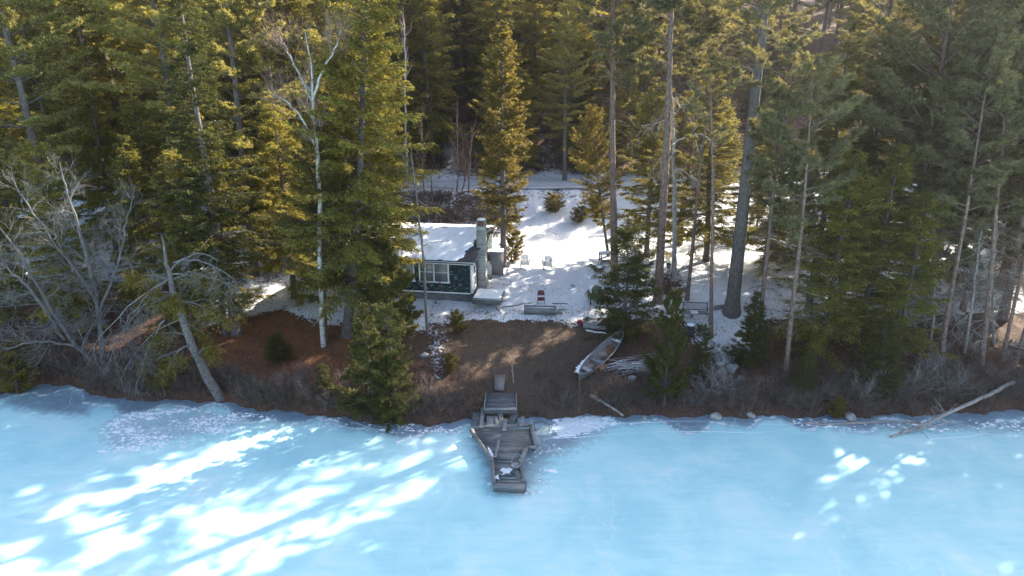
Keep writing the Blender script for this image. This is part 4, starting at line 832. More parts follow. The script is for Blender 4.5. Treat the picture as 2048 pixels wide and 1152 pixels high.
# screen door on the side
dr = empty('door'); dr.parent = cabin
MB().box(.012, .07, .13, .22, .32, 2.34).box(.012, .07, .93, 1.02, .32, 2.34).box(.012, .07, .22, .93, 2.25, 2.34).build('frame', M['whitepaint'], dr)
MB().box(.035, .062, .225, .30, .36, 2.24).box(.035, .062, .85, .925, .36, 2.24).box(.035, .062, .30, .85, .36, .62).box(.035, .062, .30, .85, 1.28, 1.36).box(.035, .062, .30, .85, 2.16, 2.24).build('screen_frame', M['whitepaint'], dr)
MB().box(.036, .044, .30, .85, .62, 2.16).build('screen', M['tar'], dr)
MB().tube([(.075, .34, 1.2), (.1, .34, 1.25), (.075, .34, 1.32)], .008, 6).build('handle', M['metal'], dr)
# chimney of concrete blocks
ch = empty('chimney'); ch.parent = cabin
cx0, cx1, cy0, cy1 = .04, .58, 1.4, 1.98
bl = MB(); z = -.4; k = 0
while z < 4.02:
    x0, x1, y0, y1 = (cx0, cx1, cy0, cy1) if z > .6 else (cx0, cx1 + .08, cy0 - .05, cy1 + .05)
    bl.box(x0 + g.normal(0, .003), x1 + g.normal(0, .003), y0 + g.normal(0, .003), y1, z, z + .185); z += .205; k += 1
bl.build('blocks', M['block'], ch, bevel=.008)
MB().box(cx0 + .015, cx1 - .015, cy0 + .015, cy1 - .015, -.4, z - .02).build('mortar', M['mortar'], ch)
MB().box(cx0 - .04, cx1 + .04, cy0 - .04, cy1 + .04, z - .008, z + .05).build('crown_slab', M['block'], ch, bevel=.01)
cxm, cym = (cx0 + cx1) / 2, (cy0 + cy1) / 2
MB().box(cxm - .15, cxm + .15, cym - .15, cym + .15, z + .052, z + .25).build('flue', M['flue'], ch, bevel=.01)
mb = MB()
for sx in (-1, 1):
    for sy in (-1, 1): mb.box(cxm + sx * .22 - .03, cxm + sx * .22 + .03, cym + sy * .22 - .03, cym + sy * .22 + .03, z + .052, z + .34)
mb.box(cxm - .29, cxm + .29, cym - .29, cym + .29, z + .342, z + .39).build('cap', M['block'], ch)
MB().lathe([(0, .09), (.12, .085), (.24, .05), (.28, 0)], 16, (cxm, cym, z + .39)).build('snow_cover', M['snow'], ch, smooth=True)
# side window, weathered panel, pipe, wall lamp, stove pipe stub
sw = empty('window'); sw.parent = cabin
MB().box(.012, .065, 3.0, 3.08, 1.15, 2.1).box(.012, .065, 3.9, 3.98, 1.15, 2.1).box(.012, .065, 3.08, 3.9, 2.02, 2.1).box(.012, .08, 3.0, 3.98, 1.07, 1.15).build('frame', M['whitepaint'], sw)
MB().box(.034, .042, 3.08, 3.9, 1.15, 2.02).build('pane', M['glass'], sw)
MB().box(.034, .052, 2.06, 2.9, .34, 2.3).build('weathered_panel', M['plywood'], cabin)
MB().tube([(.09, 1.25, .1), (.09, 1.25, 1.5), (.09, 1.22, 2.2)], .022, 8).build('pipe', M['blackiron'], cabin)
# hanging vine / wires under the window
mb = MB(); p0 = np.array([-1.95, -.09, 1.0])
for k in range(16): grow(g, mb, mb, p0 + g.normal(0, .08, 3) * (1, .2, .3), nrm(np.array([g.normal(0, .5), -.15, -1])), g.uniform(.3, .8), .009, 1, .7, .4, -.4, 3, .002)
mb.build('dead_vine', M['twig'], cabin)
# stoop
st = empty('wooden_stoop', cabin.matrix_basis @ Vector((.72, .35, 0)), R(-8), 'low board stoop covered with snow outside the cabin door', 'stoop')
mb = MB(); ds = .24
for k in range(9): mb.box(-.6, 1.15 + .04 * math.sin(k * 3), -1.15 + k * .2, -1.15 + k * .2 + .185, ds - .04, ds + .006 * math.sin(k * 2))
mb.build('boards', M['wood'], st)
MB().box(-.6, 1.12, -1.17, -1.13, -.05, ds - .045).box(1.08, 1.12, -1.12, .6, -.05, ds - .045).build('skirt', M['darkwood'], st)
X, Y, F = grid(np.linspace(-.58, 1.08, 40), np.linspace(-.95, .62, 40)); hh = ds + .045 + .03 * np.sin(X * 4) * np.cos(Y * 3) + .02 * np.sin(X * 11 + Y * 9); hh = np.where(np.minimum(np.minimum(X + .58, 1.08 - X), np.minimum(Y + .95, .62 - Y)) < .03, ds - .02, hh); hh = np.where(np.abs(Y + .45) < .035, ds - .01, hh)
MB().add(np.stack([X, Y, hh], -1).reshape(-1, 3), F).build('snow_cover', M['snow'], st, smooth=True)

# plywood screen and gas tank
q = on_z(991, 545, 2.75); q.z = hz(q.x, q.y)
ps = empty('plywood_screen', q, R(-3), 'tall grey plywood screen standing beside the cabin behind the gas tank', 'screen')
MB().box(-.56, .54, 0, .03, -.1, 1.62).build('panel', M['plywood'], ps)
MB().box(-.5, -.42, .03, .10, -.1, 1.55).box(.40, .48, .03, .10, -.1, 1.55).build('post', M['wood'], ps)
MB().box(-.50, -.32, -.012, .0, .95, 1.45).build('hatch', M['tar'], ps)
X, Y, F = grid(np.linspace(-.55, .5, 20), np.linspace(-.0, .6, 10)); 
MB().box(-.62, .54, .035, .95, 1.50, 1.56).build('lid', M['tar'], ps); MB().box(-.60, .5, .04, .93, 1.562, 1.63).build('snow_cover', M['snow'], ps, bevel=.03)
q = on_z(977, 550, 2.62); q.z = hz(q.x, q.y)
tk = empty('gas_tank', q + Vector((0, 0, .12)), 0, 'white gas cylinder standing by the cabin side wall', 'gas tank')
MB().lathe([(0, 0), (.13, 0), (.19, .04), (.22, .12), (.22, .62), (.19, .72), (.10, .79), (.03, .80), (0, .80)], 24).build('cylinder', M['tank'], tk, smooth=True)
MB().lathe([(.12, .76), (.13, .78), (.13, .93), (.115, .95), (.12, .8)], 20).build('collar', M['tank'], tk, smooth=True)
MB().tube([(0, 0, .79), (0, 0, .90)], .025, 8).tube([(-.05, 0, .9), (.05, 0, .9)], .015, 6).build('valve', M['metal'], tk)
MB().box(-.3, .3, -.3, .3, -.16, -.002).build('block_base', M['block'], tk)

# shed beyond the cabin and things behind the roof
q = at_d(748, 455, 52.5); q.z = hz(q.x, q.y)
sh = empty('shed', q, R(-6), 'small tan shed with snowy roof half hidden behind the big sunlit hemlock', 'shed')
mb = MB().box(-1.4, 1.4, 0, 2.6, -.2, 1.55); lap(mb, (-1.4, 0), (1.4, 0), 0, 1.55, (0, -1)); lap(mb, (1.4, 0), (1.4, 2.6), 0, 1.55, (1, 0)); mb.build('wall', M['tan'], sh)
slope(slope(MB(), -1.65, 1.65, -.3, 1.5, 1.3, 2.05, .06), -1.65, 1.65, 2.9, 1.5, 1.3, 2.05, .06).build('roof', M['tar'], sh)
slope(slope(MB(), -1.6, 1.6, -.25, 1.60, 1.3, 2.14, .085), -1.6, 1.6, 2.85, 1.60, 1.3, 2.14, .085).build('snow_cover', M['snow'], sh)
MB().box(-.4, .4, -.06, -.031, .05, 1.4).build('door', M['darkwood'], sh)
def blob(name, m, c, r, seed, sub=3, label=None, cat=None, group=None, amp=.22, flat=.0, parent=None):
    gg = np.random.default_rng(seed); bm_ = __import__('bmesh').new(); __import__('bmesh').ops.create_icosphere(bm_, subdivisions=sub, radius=1)
    k = gg.normal(0, 1, (5, 3)); ph = gg.uniform(0, 6, 5); cuts = nrm(gg.normal(0, 1, (7, 3))); cd = gg.uniform(.62, .95, 7)
    for v in bm_.verts:
        p = np.array(v.co); s = 1 + amp * .35 * sum(math.sin(p @ k[i] * 1.6 + ph[i]) for i in range(5)) / 2
        for cv, dd in zip(cuts, cd):
            t = p @ cv
            if t > dd: p = p - cv * (t - dd) * .85
        v.co = Vector(p * s * np.array(r))
    me = bpy.data.meshes.new(name); bm_.to_mesh(me); bm_.free(); me.materials.append(m)
    me.polygons.foreach_set('use_smooth', np.ones(len(me.polygons), bool))
    o = bpy.data.objects.new(name, me); COL.objects.link(o); o.location = c; o.rotation_euler = (0, 0, gg.uniform(0, 6)) if not parent else (0, 0, 0)
    if parent: o.parent = parent
    return tag(o, label, cat, group)
q = at_d(905, 463, 50); blob('tarp_heap', M['tarp'], (q.x, 50, hz(q.x, 50) + .35), (1.9, .9, .75), 3, label='low heap under a dark brown tarp just behind the cabin roof', cat='tarp heap').rotation_euler = (0, 0, 0)
q = at_d(858, 460, 49.6); blob('boulder', M['rock'], (q.x, 49.6, hz(q.x, 49.6) + .3), (1.0, .7, .75), 4, label='big grey boulder behind the cabin roof, left of the brown tarp heap', cat='boulder').rotation_euler = (0, 0, 0)

# ================================================================== CHAIRS
def adirondack(name, m, loc, rz, label):
    c = empty(name, loc, rz, label, 'chair')           # faces local -y
    mb = MB()
    for k in range(5): mb.obox((-.20 + k * .10, .30 + .0, .62), (.042, 0, 0), (0, .012, -.003), (0, .13, .40 + .03 * (k in (1, 2, 3)) + .02 * (k == 2)))
    mb.obox((0, .23, .40), (.27, 0, 0), (0, .015, 0), (0, .01, .035)); mb.obox((0, .36, .80), (.27, 0, 0), (0, .015, 0), (0, .01, .035)); mb.build('backrest', m, c)
    mb = MB()
    for k in range(5): mb.obox((0, -.32 + k * .11, .38 - k * .025), (.26, 0, 0), (0, .048, -.01), (0, 0, .012))
    mb.build('seat', m, c)
    for s in (-1, 1):
        MB().obox((s * .32, -.05, .56), (.055, 0, 0), (0, .36, 0), (0, 0, .012)).build('armrest', m, c)
        MB().box(s * .29 - .02, s * .29 + .02, -.37, -.28, -.02, .545).build('leg', m, c)
        MB().obox((s * .27, .02, .24), (.016, 0, 0), (0, .40, -.17), (0, .03, .06)).build('rail', m, c)
        MB().box(s * .29 - .02, s * .29 + .02, .22, .29, .0, .545).build('leg', m, c)
    return c
adirondack('garden_chair', M['chairwhite'], G(1050, 535), R(175), 'white slatted garden chair in the snow nearest the cabin')
adirondack('garden_chair', M['chairwhite'], G(1094, 537), R(187), 'white slatted garden chair in the snow, the one farther from the cabin')
adirondack('garden_chair', M['greenchair'], G(1190, 606), R(182), 'dark green slatted garden chair half behind the young hemlock').scale = (1.2,) * 3
fc = empty('folding_chair', G(1082, 612), R(2), 'folding chair with dark red back and seat behind the weathered trough', 'folding chair')
for s in (-1, 1):
    MB().tube([(s * .21, -.20, 0), (s * .21, .0, .45), (s * .21, .10, .70), (s * .19, .14, .88)], .013, 8).build('frame', M['metal'], fc)
    MB().tube([(s * .23, .22, 0), (s * .23, .0, .36), (s * .23, -.12, .44)], .012, 8).build('leg', M['metal'], fc)
MB().tube([(-.19, .14, .88), (-.12, .145, .93), (.12, .145, .93), (.19, .14, .88)], .013, 8).tube([(-.23, .2, .04), (.23, .2, .04)], .008, 6).build('crossbar', M['metal'], fc)
th_ = np.linspace(0, np.pi, 14); pr = np.array([(-.20, .62), *[(-.20 * math.cos(t), .78 + .15 * math.sin(t)) for t in th_], (.20, .62)])
v = [(x, .09 + (z_ - .62) * .22, z_) for x, z_ in pr] + [(x, .115 + (z_ - .62) * .22, z_) for x, z_ in pr]; nn = len(pr)
mb = MB().add(v, [(i, (i + 1) % nn, nn + (i + 1) % nn, nn + i) for i in range(nn)]); mb.add(v[:nn] + [(0, .11, .76)], [(i, (i + 1) % nn, nn) for i in range(nn)]); mb.add(v[nn:] + [(0, .14, .76)], [((i + 1) % nn, i, nn) for i in range(nn)])
mb.build('backrest', M['redvinyl'], fc); MB().obox((0, -.04, .44), (.20, 0, 0), (0, .20, .025), (0, 0, .022)).build('seat', M['redvinyl'], fc, bevel=.012)

# weathered trough, boards and poles by the bank top
q = G(1080, 627)
tr = empty('wooden_trough', q, R(-3), 'long weathered wooden trough in front of the red folding chair', 'trough')
MB().box(-.92, .92, -.22, -.18, 0, .38).box(-.92, .92, .18, .22, 0, .38).box(-.96, -.92, -.22, .22, 0, .40).box(.92, .96, -.22, .22, 0, .42).build('side', M['wood'], tr)
MB().box(-.91, .91, -.18, .18, .04, .30).build('fill', M['snow'], tr); MB().box(-.95, .95, -.26, -.225, -.03, .05).build('base_rail', M['darkwood'], tr)
def pole(name, a, b, r, m, label, cat, za=0.03, zb=0.03, wob=.03, group=None, taper=.6, n=7):
    A = G(*a); B = G(*b); k = np.linspace(0, 1, 10)[:, None]; p = np.array(A) * (1 - k) + np.array(B) * k
    p[:, 2] = np.maximum(hgt(p[:, 0], p[:, 1]), 0) + za * (1 - k[:, 0]) + zb * k[:, 0]; p[1:-1, :2] += g.normal(0, wob, (8, 2)); p[:, 2] += g.normal(0, wob * .3, 10)
    rr = r * (1 - (1 - taper) * k[:, 0]); o = MB().tube(p - np.array(A), rr, n).build(name, m, smooth=True, label=label, cat=cat, group=group); o.location = A; return o
pole('stick', (975, 613), (1011, 603), .022, M['darkwood'], 'short dark stick on the snow between the stoop and the trough', 'stick')
pole('stick', (1003, 616), (1066, 606), .03, M['darkwood'], 'long crooked dark stick ending behind the trough\'s left end', 'stick', wob=.05)
pole('pole', (1105, 608), (1135, 608), .035, M['darkwood'], 'straight dark pole on the snow right of the red folding chair', 'pole')
pole('stick', (993, 618), (1002, 628), .03, M['darkwood'], 'stubby dark stick at the snow edge left of the trough', 'stick')
pole('pole', (1118, 621), (1135, 620), .03, M['darkwood'], 'short dark pole end right of the trough', 'pole')
q = G(1113, 627); MB().box(-.35, .35, -.14, .14, 0, .06).build('board', M['wood'], label='flat grey board lying against the right end of the trough', cat='board').location = q
blob('stone', M['rock'], G(1147, 574, .06), (.16, .12, .13), 6, 2, 'small dark stone alone on the snow between the white chairs and the green chair', 'stone')
# fire tub
q = G(1197, 543); ft = empty('fire_tub', q, 0, 'low black iron fire tub with snow on its lid by the red pine', 'fire tub')
MB().lathe([(0, .02), (.24, .02), (.34, .08), (.38, .30), (.40, .34), (.36, .34), (.34, .12), (0, .1)], 22).build('tub', M['blackiron'], ft, smooth=True)
MB().lathe([(0, .38), (.26, .36), (.33, .30), (0, .28)], 20).build('snow_cover', M['snow'], ft, smooth=True)
for s in (-1, 1): MB().tube([(s * .38, -.08, .30), (s * .48, -.06, .31), (s * .48, .06, .31), (s * .38, .08, .30)], .016, 6).build('handle', M['blackiron'], ft)
# table by the slender cedar
q = G(1210, 526); tb_ = empty('wooden_table', q, R(8), 'rough wooden table under the slender cedar at the clearing edge', 'table')
MB().box(-.42, .55, -.3, .3, .68, .73).build('top', M['wood'], tb_, bevel=.006); MB().box(-.40, .53, -.28, .28, .732, .77).build('snow_cover', M['snow'], tb_, bevel=.02)
for sx in (-.36, .49):
    for sy in (-.24, .24): MB().box(sx - .04, sx + .04, sy - .04, sy + .04, -.05, .678).build('leg', M['wood'], tb_)
MB().box(-.34, .45, -.24, .24, .12, .16).build('shelf', M['wood'], tb_)
# garden bench with lattice back
q = G(1390, 641); bn = empty('garden_bench', q, R(-4), 'cast iron garden bench with lattice back in the snow', 'bench')
mb = MB()
for k in range(5): mb.box(-.70, .70, -.26 + k * .11, -.26 + k * .11 + .085, .42, .445)
mb.build('seat', M['benchwood'], bn)
mb = MB(); B0 = np.array([0, .30, .0])
def bk(u, w): return (u, .28 + (w - .45) * .22, w)
mb.bar(bk(-.70, .50), bk(.70, .50), .03, .05, (0, 1, 0)); mb.bar(bk(-.70, .92), bk(.70, .92), .035, .06, (0, 1, 0)); mb.bar(bk(-.70, .50), bk(-.70, .92), .03, .05, (0, 1, 0)); mb.bar(bk(.70, .50), bk(.70, .92), .03, .05, (0, 1, 0))
mb.build('back_frame', M['blackiron'], bn)
mb = MB()
for k in range(-3, 15):
    for sgn in (1, -1):
        u0 = -.70 + k * .1; pts = [(u0, .50), (u0 + .42, .92)] if sgn > 0 else [(u0 + .42, .50), (u0, .92)]
        (ua, wa), (ub, wb) = pts; 
        lo, hi = -.69, .69
        def clipu(u, w, u2, w2): 
            if u < lo: w += (w2 - w) * (lo - u) / (u2 - u); u = lo
            if u > hi: w += (w2 - w) * (hi - u) / (u2 - u); u = hi
            return u, w
        if (ua < lo and ub < lo) or (ua > hi and ub > hi): continue
        a_ = clipu(ua, wa, ub, wb); c_ = clipu(ub, wb, ua, wa)
        if abs(a_[0] - c_[0]) > .03: mb.bar(bk(*a_), bk(*c_), .012, .018, (0, 1, 0))
mb.build('lattice', M['blackiron'], bn)
for s in (-1, 1):
    MB().tube([(s * .72, -.30, 0), (s * .72, -.28, .30), (s * .72, -.27, .62), (s * .72, -.20, .66), (s * .72, .10, .65), (s * .72, .30, .62)], .022, 8).build('armrest', M['blackiron'], bn)
    MB().tube([(s * .72, .33, 0), (s * .72, .26, .42), (s * .72, .38, .95)], .024, 8).build('leg', M['blackiron'], bn)
MB().box(-.3, .12, -.2, .22, .447, .475).build('snow_patch', M['snow'], bn, bevel=.012)
q = G(1380, 672); bu = empty('bucket', q, 0, 'black bucket with a cap of snow in front of the garden bench', 'bucket')
MB().lathe([(0, 0), (.21, 0), (.235, .05), (.25, .62), (.265, .64), (.24, .64), (.22, .3), (0, .3)], 20).build('body', M['blackiron'], bu, smooth=True)
MB().lathe([(0, .74), (.12, .73), (.22, .68), (.245, .62), (0, .6)], 20).build('snow_cover', M['snow'], bu, smooth=True)
q = G(1440, 618); o = MB().box(-.42, .42, -.06, .06, 0, .24).build('board', M['wood'], label='short grey plank on edge at the left foot of the thick pine', cat='board'); o.location = q; o.rotation_euler = (0, 0, R(18))
q = G(1334, 565); ln = empty('bird_feeder', q, 0, 'small dark bird feeder on a post right of the stout red pine', 'bird feeder')
MB().tube([(0, 0, 0), (0, 0, .95)], .025, 6).build('post', M['blackiron'], ln); MB().box(-.10, .10, -.10, .10, .95, 1.2).build('box', M['darkwood'], ln); MB().add([(-.15, -.15, 1.2), (.15, -.15, 1.2), (.15, .15, 1.2), (-.15, .15, 1.2), (0, 0, 1.34)], [(0, 1, 4), (1, 2, 4), (2, 3, 4), (3, 0, 4)]).add([(-.15, -.15, 1.2), (.15, -.15, 1.2), (.15, .15, 1.2), (-.15, .15, 1.2)], [(0, 3, 2, 1)]).build('roof', M['tar'], ln)
# red tub and log at the clearing's right front corner
q = G(1161, 648); MB().lathe([(0, .22), (.12, .21), (.2, .15), (.22, .02), (.2, 0), (0, 0)], 18).build('tub', M['redvinyl'], smooth=True, label='small upturned dark red tub at the snow edge', cat='tub').location = q
pole('log', (1167, 655), (1212, 660), .15, M['wood'], 'thick grey log beside the dark red tub', 'log', .1, .1, .01, taper=.9, n=12)
pole('pole', (1172, 662), (1212, 669), .05, M['snow'], 'thin snow covered pole below the thick grey log', 'pole', .05, .05, .01)

# ================================================================== BOULDERS
rk = [(1448, 702, .20, 'grey boulder at the top of the heap under the thick pine'), (1460, 712, .26, 'pale round boulder high in the boulder heap'), (1443, 716, .22, 'dull boulder at the left side of the heap, second row'), (1434, 722, .2, 'small pale boulder left of the heap middle'),
      (1450, 728, .24, 'rounded boulder in the middle of the heap'), (1466, 724, .18, 'small boulder at the right of the heap middle'), (1440, 735, .26, 'speckled boulder low at the left of the heap'), (1455, 741, .17, 'smallest yellowish boulder between two big grey ones'),
      (1440, 752, .34, 'large grey boulder at the lower left end of the heap'), (1462, 744, .33, 'large bluish boulder at the lower right of the heap'), (1470, 737, .2, 'boulder behind the large bluish one'), (1430, 706, .18, 'half buried boulder left of the heap top'),
      (1436, 694, .15, 'small stone above the boulder heap by the dark pole trunk'), (1410, 668, .25, 'rounded snow-topped boulder behind the low young hemlock'), (1480, 760, .2, 'flat pale stone below the boulder heap'), (1424, 690, .2, 'dark stone between the pole trunk and the heap')]
for i, (a, b, r_, lb) in enumerate(rk):
    blob('boulder', M['rock'], G(a, b, r_ * .45), (r_ * 1.1, r_ * .9, r_ * .8), 100 + i, 3, lb, 'boulder', 'heap of boulders')
for i, (a, b, r_, lb) in enumerate([(848, 714, .22, 'pale round stone beside the snow strip left of the brown slope'), (1500, 833, .2, 'grey stone at the ice edge left of the tiny evergreen tuft'), (1290, 838, .16, 'small stone at the ice edge below the young pine'), (1700, 838, .3, 'rock with ice at the shoreline near the lying pale branch'), (1430, 836, .28, 'grass-capped rock at the shoreline below the boulder heap')]):
    blob('stone', M['rock'], G(a, b, r_ * .3), (r_ * 1.2, r_, r_ * .7), 140 + i, 3, lb, 'stone')

# ================================================================== CANOE
A = G(1157, 768); B = G(1243, 678); ax = (B - A); Lc = 5.0
cn = empty('canoe', (A + B) / 2 + Vector((0, 0, .02)), 0, 'grey aluminium canoe with three seats pulled up on the brown slope', 'canoe')
cn.rotation_euler = (Matrix.Rotation(math.atan2(ax.y, ax.x), 3, 'Z') @ Matrix.Rotation(-math.atan2(ax.z, ax.xy.length), 3, 'Y') @ Matrix.Rotation(R(8), 3, 'X')).to_euler()
ss = np.linspace(-1, 1, 41); tt = np.linspace(-1, 1, 17)
def hull(inset):
    V = []
    for s in ss:
        wd = .46 * (1 - abs(s) ** 2.6) ** .8 + .004 - inset * (abs(s) < .97); wd = max(wd, .002); top = .38 + .20 * abs(s) ** 3; bot = .0 + .10 * abs(s) ** 6 + inset
        for t in tt: V.append((s * Lc / 2 * (1 - inset * .4), wd * np.sign(t) * (abs(t) ** .75), bot + (top - bot) * abs(t) ** 3.2))
    return np.array(V)
i = (np.arange(40)[:, None] * 17 + np.arange(16)[None]).ravel(); F = np.stack([i, i + 1, i + 18, i + 17], -1)
V0 = hull(0); V1 = hull(.02)
MB().add(V0, F).build('hull', M['alu'], cn, smooth=True); MB().add(V1, F[:, ::-1]).build('lining', M['leafbed'] if 'leafbed' in M else M['benchwood'], cn, smooth=True)
for t in (0, 16): MB().tube(V0.reshape(41, 17, 3)[:, t], .022, 6).build('gunwale', M['alu'], cn, smooth=True)
for s, wd in ((-1.55, .30), (-.55, .24), (1.75, .28)):
    hw = .46 * (1 - abs(s / 2.5) ** 2.6) ** .8 - .02
    MB().add([(s - wd / 2, -hw, .30), (s + wd / 2, -hw + .02, .30), (s + wd / 2, hw - .02, .30), (s - wd / 2, hw, .30), (s - wd / 2, -hw, .27), (s + wd / 2, -hw + .02, .27), (s + wd / 2, hw - .02, .27), (s - wd / 2, hw, .27)], [(0, 1, 2, 3), (4, 7, 6, 5), (0, 4, 5, 1), (1, 5, 6, 2), (2, 6, 7, 3), (3, 7, 4, 0)]).build('seat', M['chairwhite'] if s != -.55 else M['alu'], cn)
for s in (-2.2, 2.2): 
    hw = .46 * (1 - (abs(s) / 2.5) ** 2.6) ** .8
    MB().add([(s, -hw, .50), (s, hw, .50), (np.sign(s) * 2.48, 0, .57)], [(0, 1, 2)]).build('end_deck', M['alu'], cn)
X, Y, F = grid(np.linspace(-2.5, -.3, 60), np.linspace(0, 1, 8)); k = (X + 2.5) / 2.2; wdt = (.20 * (1 - k) + .05) * (1 + .35 * np.sin(X * 17) * np.sin(X * 7)); yy = .46 * (1 - np.minimum(np.abs(X / 2.5), .999) ** 2.6) ** .8
MB().add(np.stack([X, yy + Y * wdt - .01, .40 + .20 * np.abs(X / 2.5) ** 3 + .03 * np.sin(Y * 3.14) - .06 * Y], -1).reshape(-1, 3), F).build('snow_edge', M['snow'], cn, smooth=True)
for i, (s, y_, r_) in enumerate([(-1.05, .12, .22), (-.95, -.15, .18), (.4, .1, .25), (.8, -.12, .22), (1.2, .05, .2), (.1, -.1, .14)]):
    blob('seat_cushion' if i in (0, 2) else 'leaf_pile', M['tan'] if i in (0, 2) else M['leaf_litter'], (s, y_, .10), (r_ * 1.2, r_, .08), 200 + i, 2, parent=cn)
pole('mooring_rope', (1159, 770), (1157, 828), .016, M['tan'], 'thin rope hanging from the canoe bow down to the ice', 'rope', .35, .02, .02, taper=1)

# brush pile with snow
q = G(1270, 745); bp = empty('brush_pile', q, 0, 'heap of snowy cut branches between the canoe and the young pine', 'brush pile')
mb = MB(); sn = MB()
for k in range(150):
    a = g.normal(0, .22) + (0 if k % 3 else .5); c = np.array([g.normal(0, .5), g.normal(0.1, .3), abs(g.normal(.25, .16)) + .03]); L = g.uniform(.4, 1.1); d = np.array([math.cos(a), math.sin(a), g.normal(0, .12)]) * L
    mb.sticks([c - d], [c + d], .022 * g.uniform(.4, 1.1), .010, 5)
    if k % 2: sn.sticks([c - d * .6 + (0, 0, .022)], [c + d * .7 + (0, 0, .022)], .018, .010, 5)
mb.build('branches', M['bleached'], bp); sn.build('snow_dusting', M['snow'], bp)
q = G(1263, 770); MB().lathe([(0, 0), (.15, 0), (.19, .4), (.2, .42), (.17, .4), (.14, .05), (0, .05)], 16).build('pail', M['alu'], smooth=True, label='grey pail under the lower edge of the brush pile', cat='pail').location = q
for i, (a, b, r1, lb) in enumerate([((1290, 748), (1345, 757), .05, 'smooth bleached pole sticking out right of the brush pile, upper one'), ((1265, 756), (1340, 762), .04, 'thin bleached pole sticking out right of the brush pile, lower one')]):
    pole('pole', a, b, r1, M['deadwood'], lb, 'pole', .25, .35, .02)

# ================================================================== FALLEN WOOD AT THE SHORE
pole('birch_log', (1180, 797), (1246, 836), .085, M['birch'], 'snow dusted birch log sloping down from the bank to the ice', 'log', .15, .06, .05, taper=.5, n=10)
bl_ = empty('fallen_log', on_z(1780, 876, 0), 0, 'long bleached fallen log slanting from the shore wood onto the ice', 'log')
o = bl_.location; P0 = on_z(1780, 876, 0) + Vector((0, 0, .06)); P1 = on_z(1850, 850, .25); P1.z = .3; q1 = at_d(1985, 785, 30.45); q2 = at_d(2027, 764, 31.1)
ctrl = np.array([P0 - o, Vector(P1) - o, q1 - o, q2 - o]); kk = np.linspace(0, 3, 24); c = np.stack([np.interp(kk, range(4), ctrl[:, i]) for i in range(3)], -1); c[1:-1] += g.normal(0, .015, (22, 3))
mb = MB().tube(c, .045 + .06 * (kk / 3) ** .7, 10); mb.tube([c[5], c[5] + (.5, -.05, .05), c[5] + (1.3, .05, .22), c[5] + (1.9, .1, .4)], [.05, .04, .03, .015], 6); mb.build('trunk', M['bleached'], bl_, smooth=True)
mb = MB()
for k in range(12):
    i = g.integers(2, 12); grow(g, mb, mb, c[i], nrm(np.array([g.normal(-.5, .6), g.normal(0, .5), .35])), g.uniform(.4, 1.1), .018, 1, .6, .3, 0, 2, .003)
mb.build('twigs', M['bleached'], bl_)
b2 = empty('fallen_branch', on_z(1610, 848, 0), 0, 'pale forked branch lying flat on the ice left of the fallen log', 'branch'); o = b2.location
pp = [np.array(on_z(a, b, .06) - o) for a, b in [(1608, 846), (1650, 849), (1720, 846), (1790, 843), (1842, 846)]]; mb = MB().tube(pp, [.04, .07, .07, .055, .03], 7)
pp = [np.array(on_z(a, b, .1) - o) for a, b in [(1650, 848), (1640, 843), (1612, 842)]]; mb.tube(pp, [.04, .03, .012], 6); pp = [np.array(on_z(a, b, .1) - o) for a, b in [(1842, 846), (1815, 838), (1800, 836)]]; mb.tube(pp, [.03, .02, .012], 6); mb.build('stem', M['bleached'], b2, smooth=True)
pole('stake', (1027, 768), (1024, 745), .035, M['tan'], 'pale stake leaning on the slope just above the dock', 'stake', .0, .45, .01, taper=.8)
for i, (a, b, lb) in enumerate([((868, 690), (905, 640), 'thin pale dead stem leaning over the snow strip'), ((860, 700), (905, 745), 'fallen grey branch lying across the snow strip left of the slope')]):
    pole('dead_branch', a, b, .03, M['deadwood'], lb, 'branch', .1, .5 if i == 0 else .1, .04)

# ================================================================== DOCK
Z1 = .34
dk = empty('dock', on_z(1010, 880, 0), 0, 'old weathered board dock standing in the ice, narrowing to its outer end', 'dock'); o = np.array(dk.location)
def DZ(a, b, z): return np.array(on_z(a, b, z))
def planked(left, right, y0, y1, z, step, mb, jit=.012, tilt=None):
    """planks across between two edge polylines (photo pixels on height z)"""
    Lp = np.array([DZ(a, b, z) for a, b in left]); Rp = np.array([DZ(a, b, z) for a, b in right]); lo = max(Lp[:, 1].min(), Rp[:, 1].min()); hi = min(Lp[:, 1].max(), Rp[:, 1].max())
    def ex(P, y): i = np.argsort(P[:, 1]); return np.interp(y, P[i, 1], P[i, 0])
    y = lo
    while y < hi - .02:
        y2 = min(y + step - .022, hi); dz = g.normal(0, .009); e = g.normal(0, jit, 4)
        if g.random() < .07: y += step; continue
        v = [(ex(Lp, y) + e[0], y, z + dz), (ex(Rp, y) + e[1], y, z + dz), (ex(Rp, y2) + e[1], y2, z + dz), (ex(Lp, y2) + e[0], y2, z + dz)]; v += [(a, b, c - .035) for a, b, c in v]
        mb.add(np.array(v) - o, [(0, 1, 2, 3), (4, 7, 6, 5), (0, 4, 5, 1), (1, 5, 6, 2), (2, 6, 7, 3), (3, 7, 4, 0)]); y += step
mb = MB(); planked([(944, 858), (962, 880), (985, 912), (987, 925)], [(1062, 855), (1070, 890), (1050, 893), (1046, 925)], 0, 0, Z1, .145, mb); mb.build('deck', M['wood'], dk)
mb = MB(); planked([(986, 927), (990, 965)], [(1045, 927), (1050, 968)], 0, 0, Z1, .14, mb); mb.build('walkway', M['wood'], dk)
def beam(name, pts, w_, h_, z, m=M['wood'], parent=dk, zz=None):
    mb = MB()
    for i in range(len(pts) - 1):
        a = DZ(*pts[i], z) - o; b = DZ(*pts[i + 1], z) - o; mb.bar(a, b, w_, h_)
    return mb.build(name, m, parent)
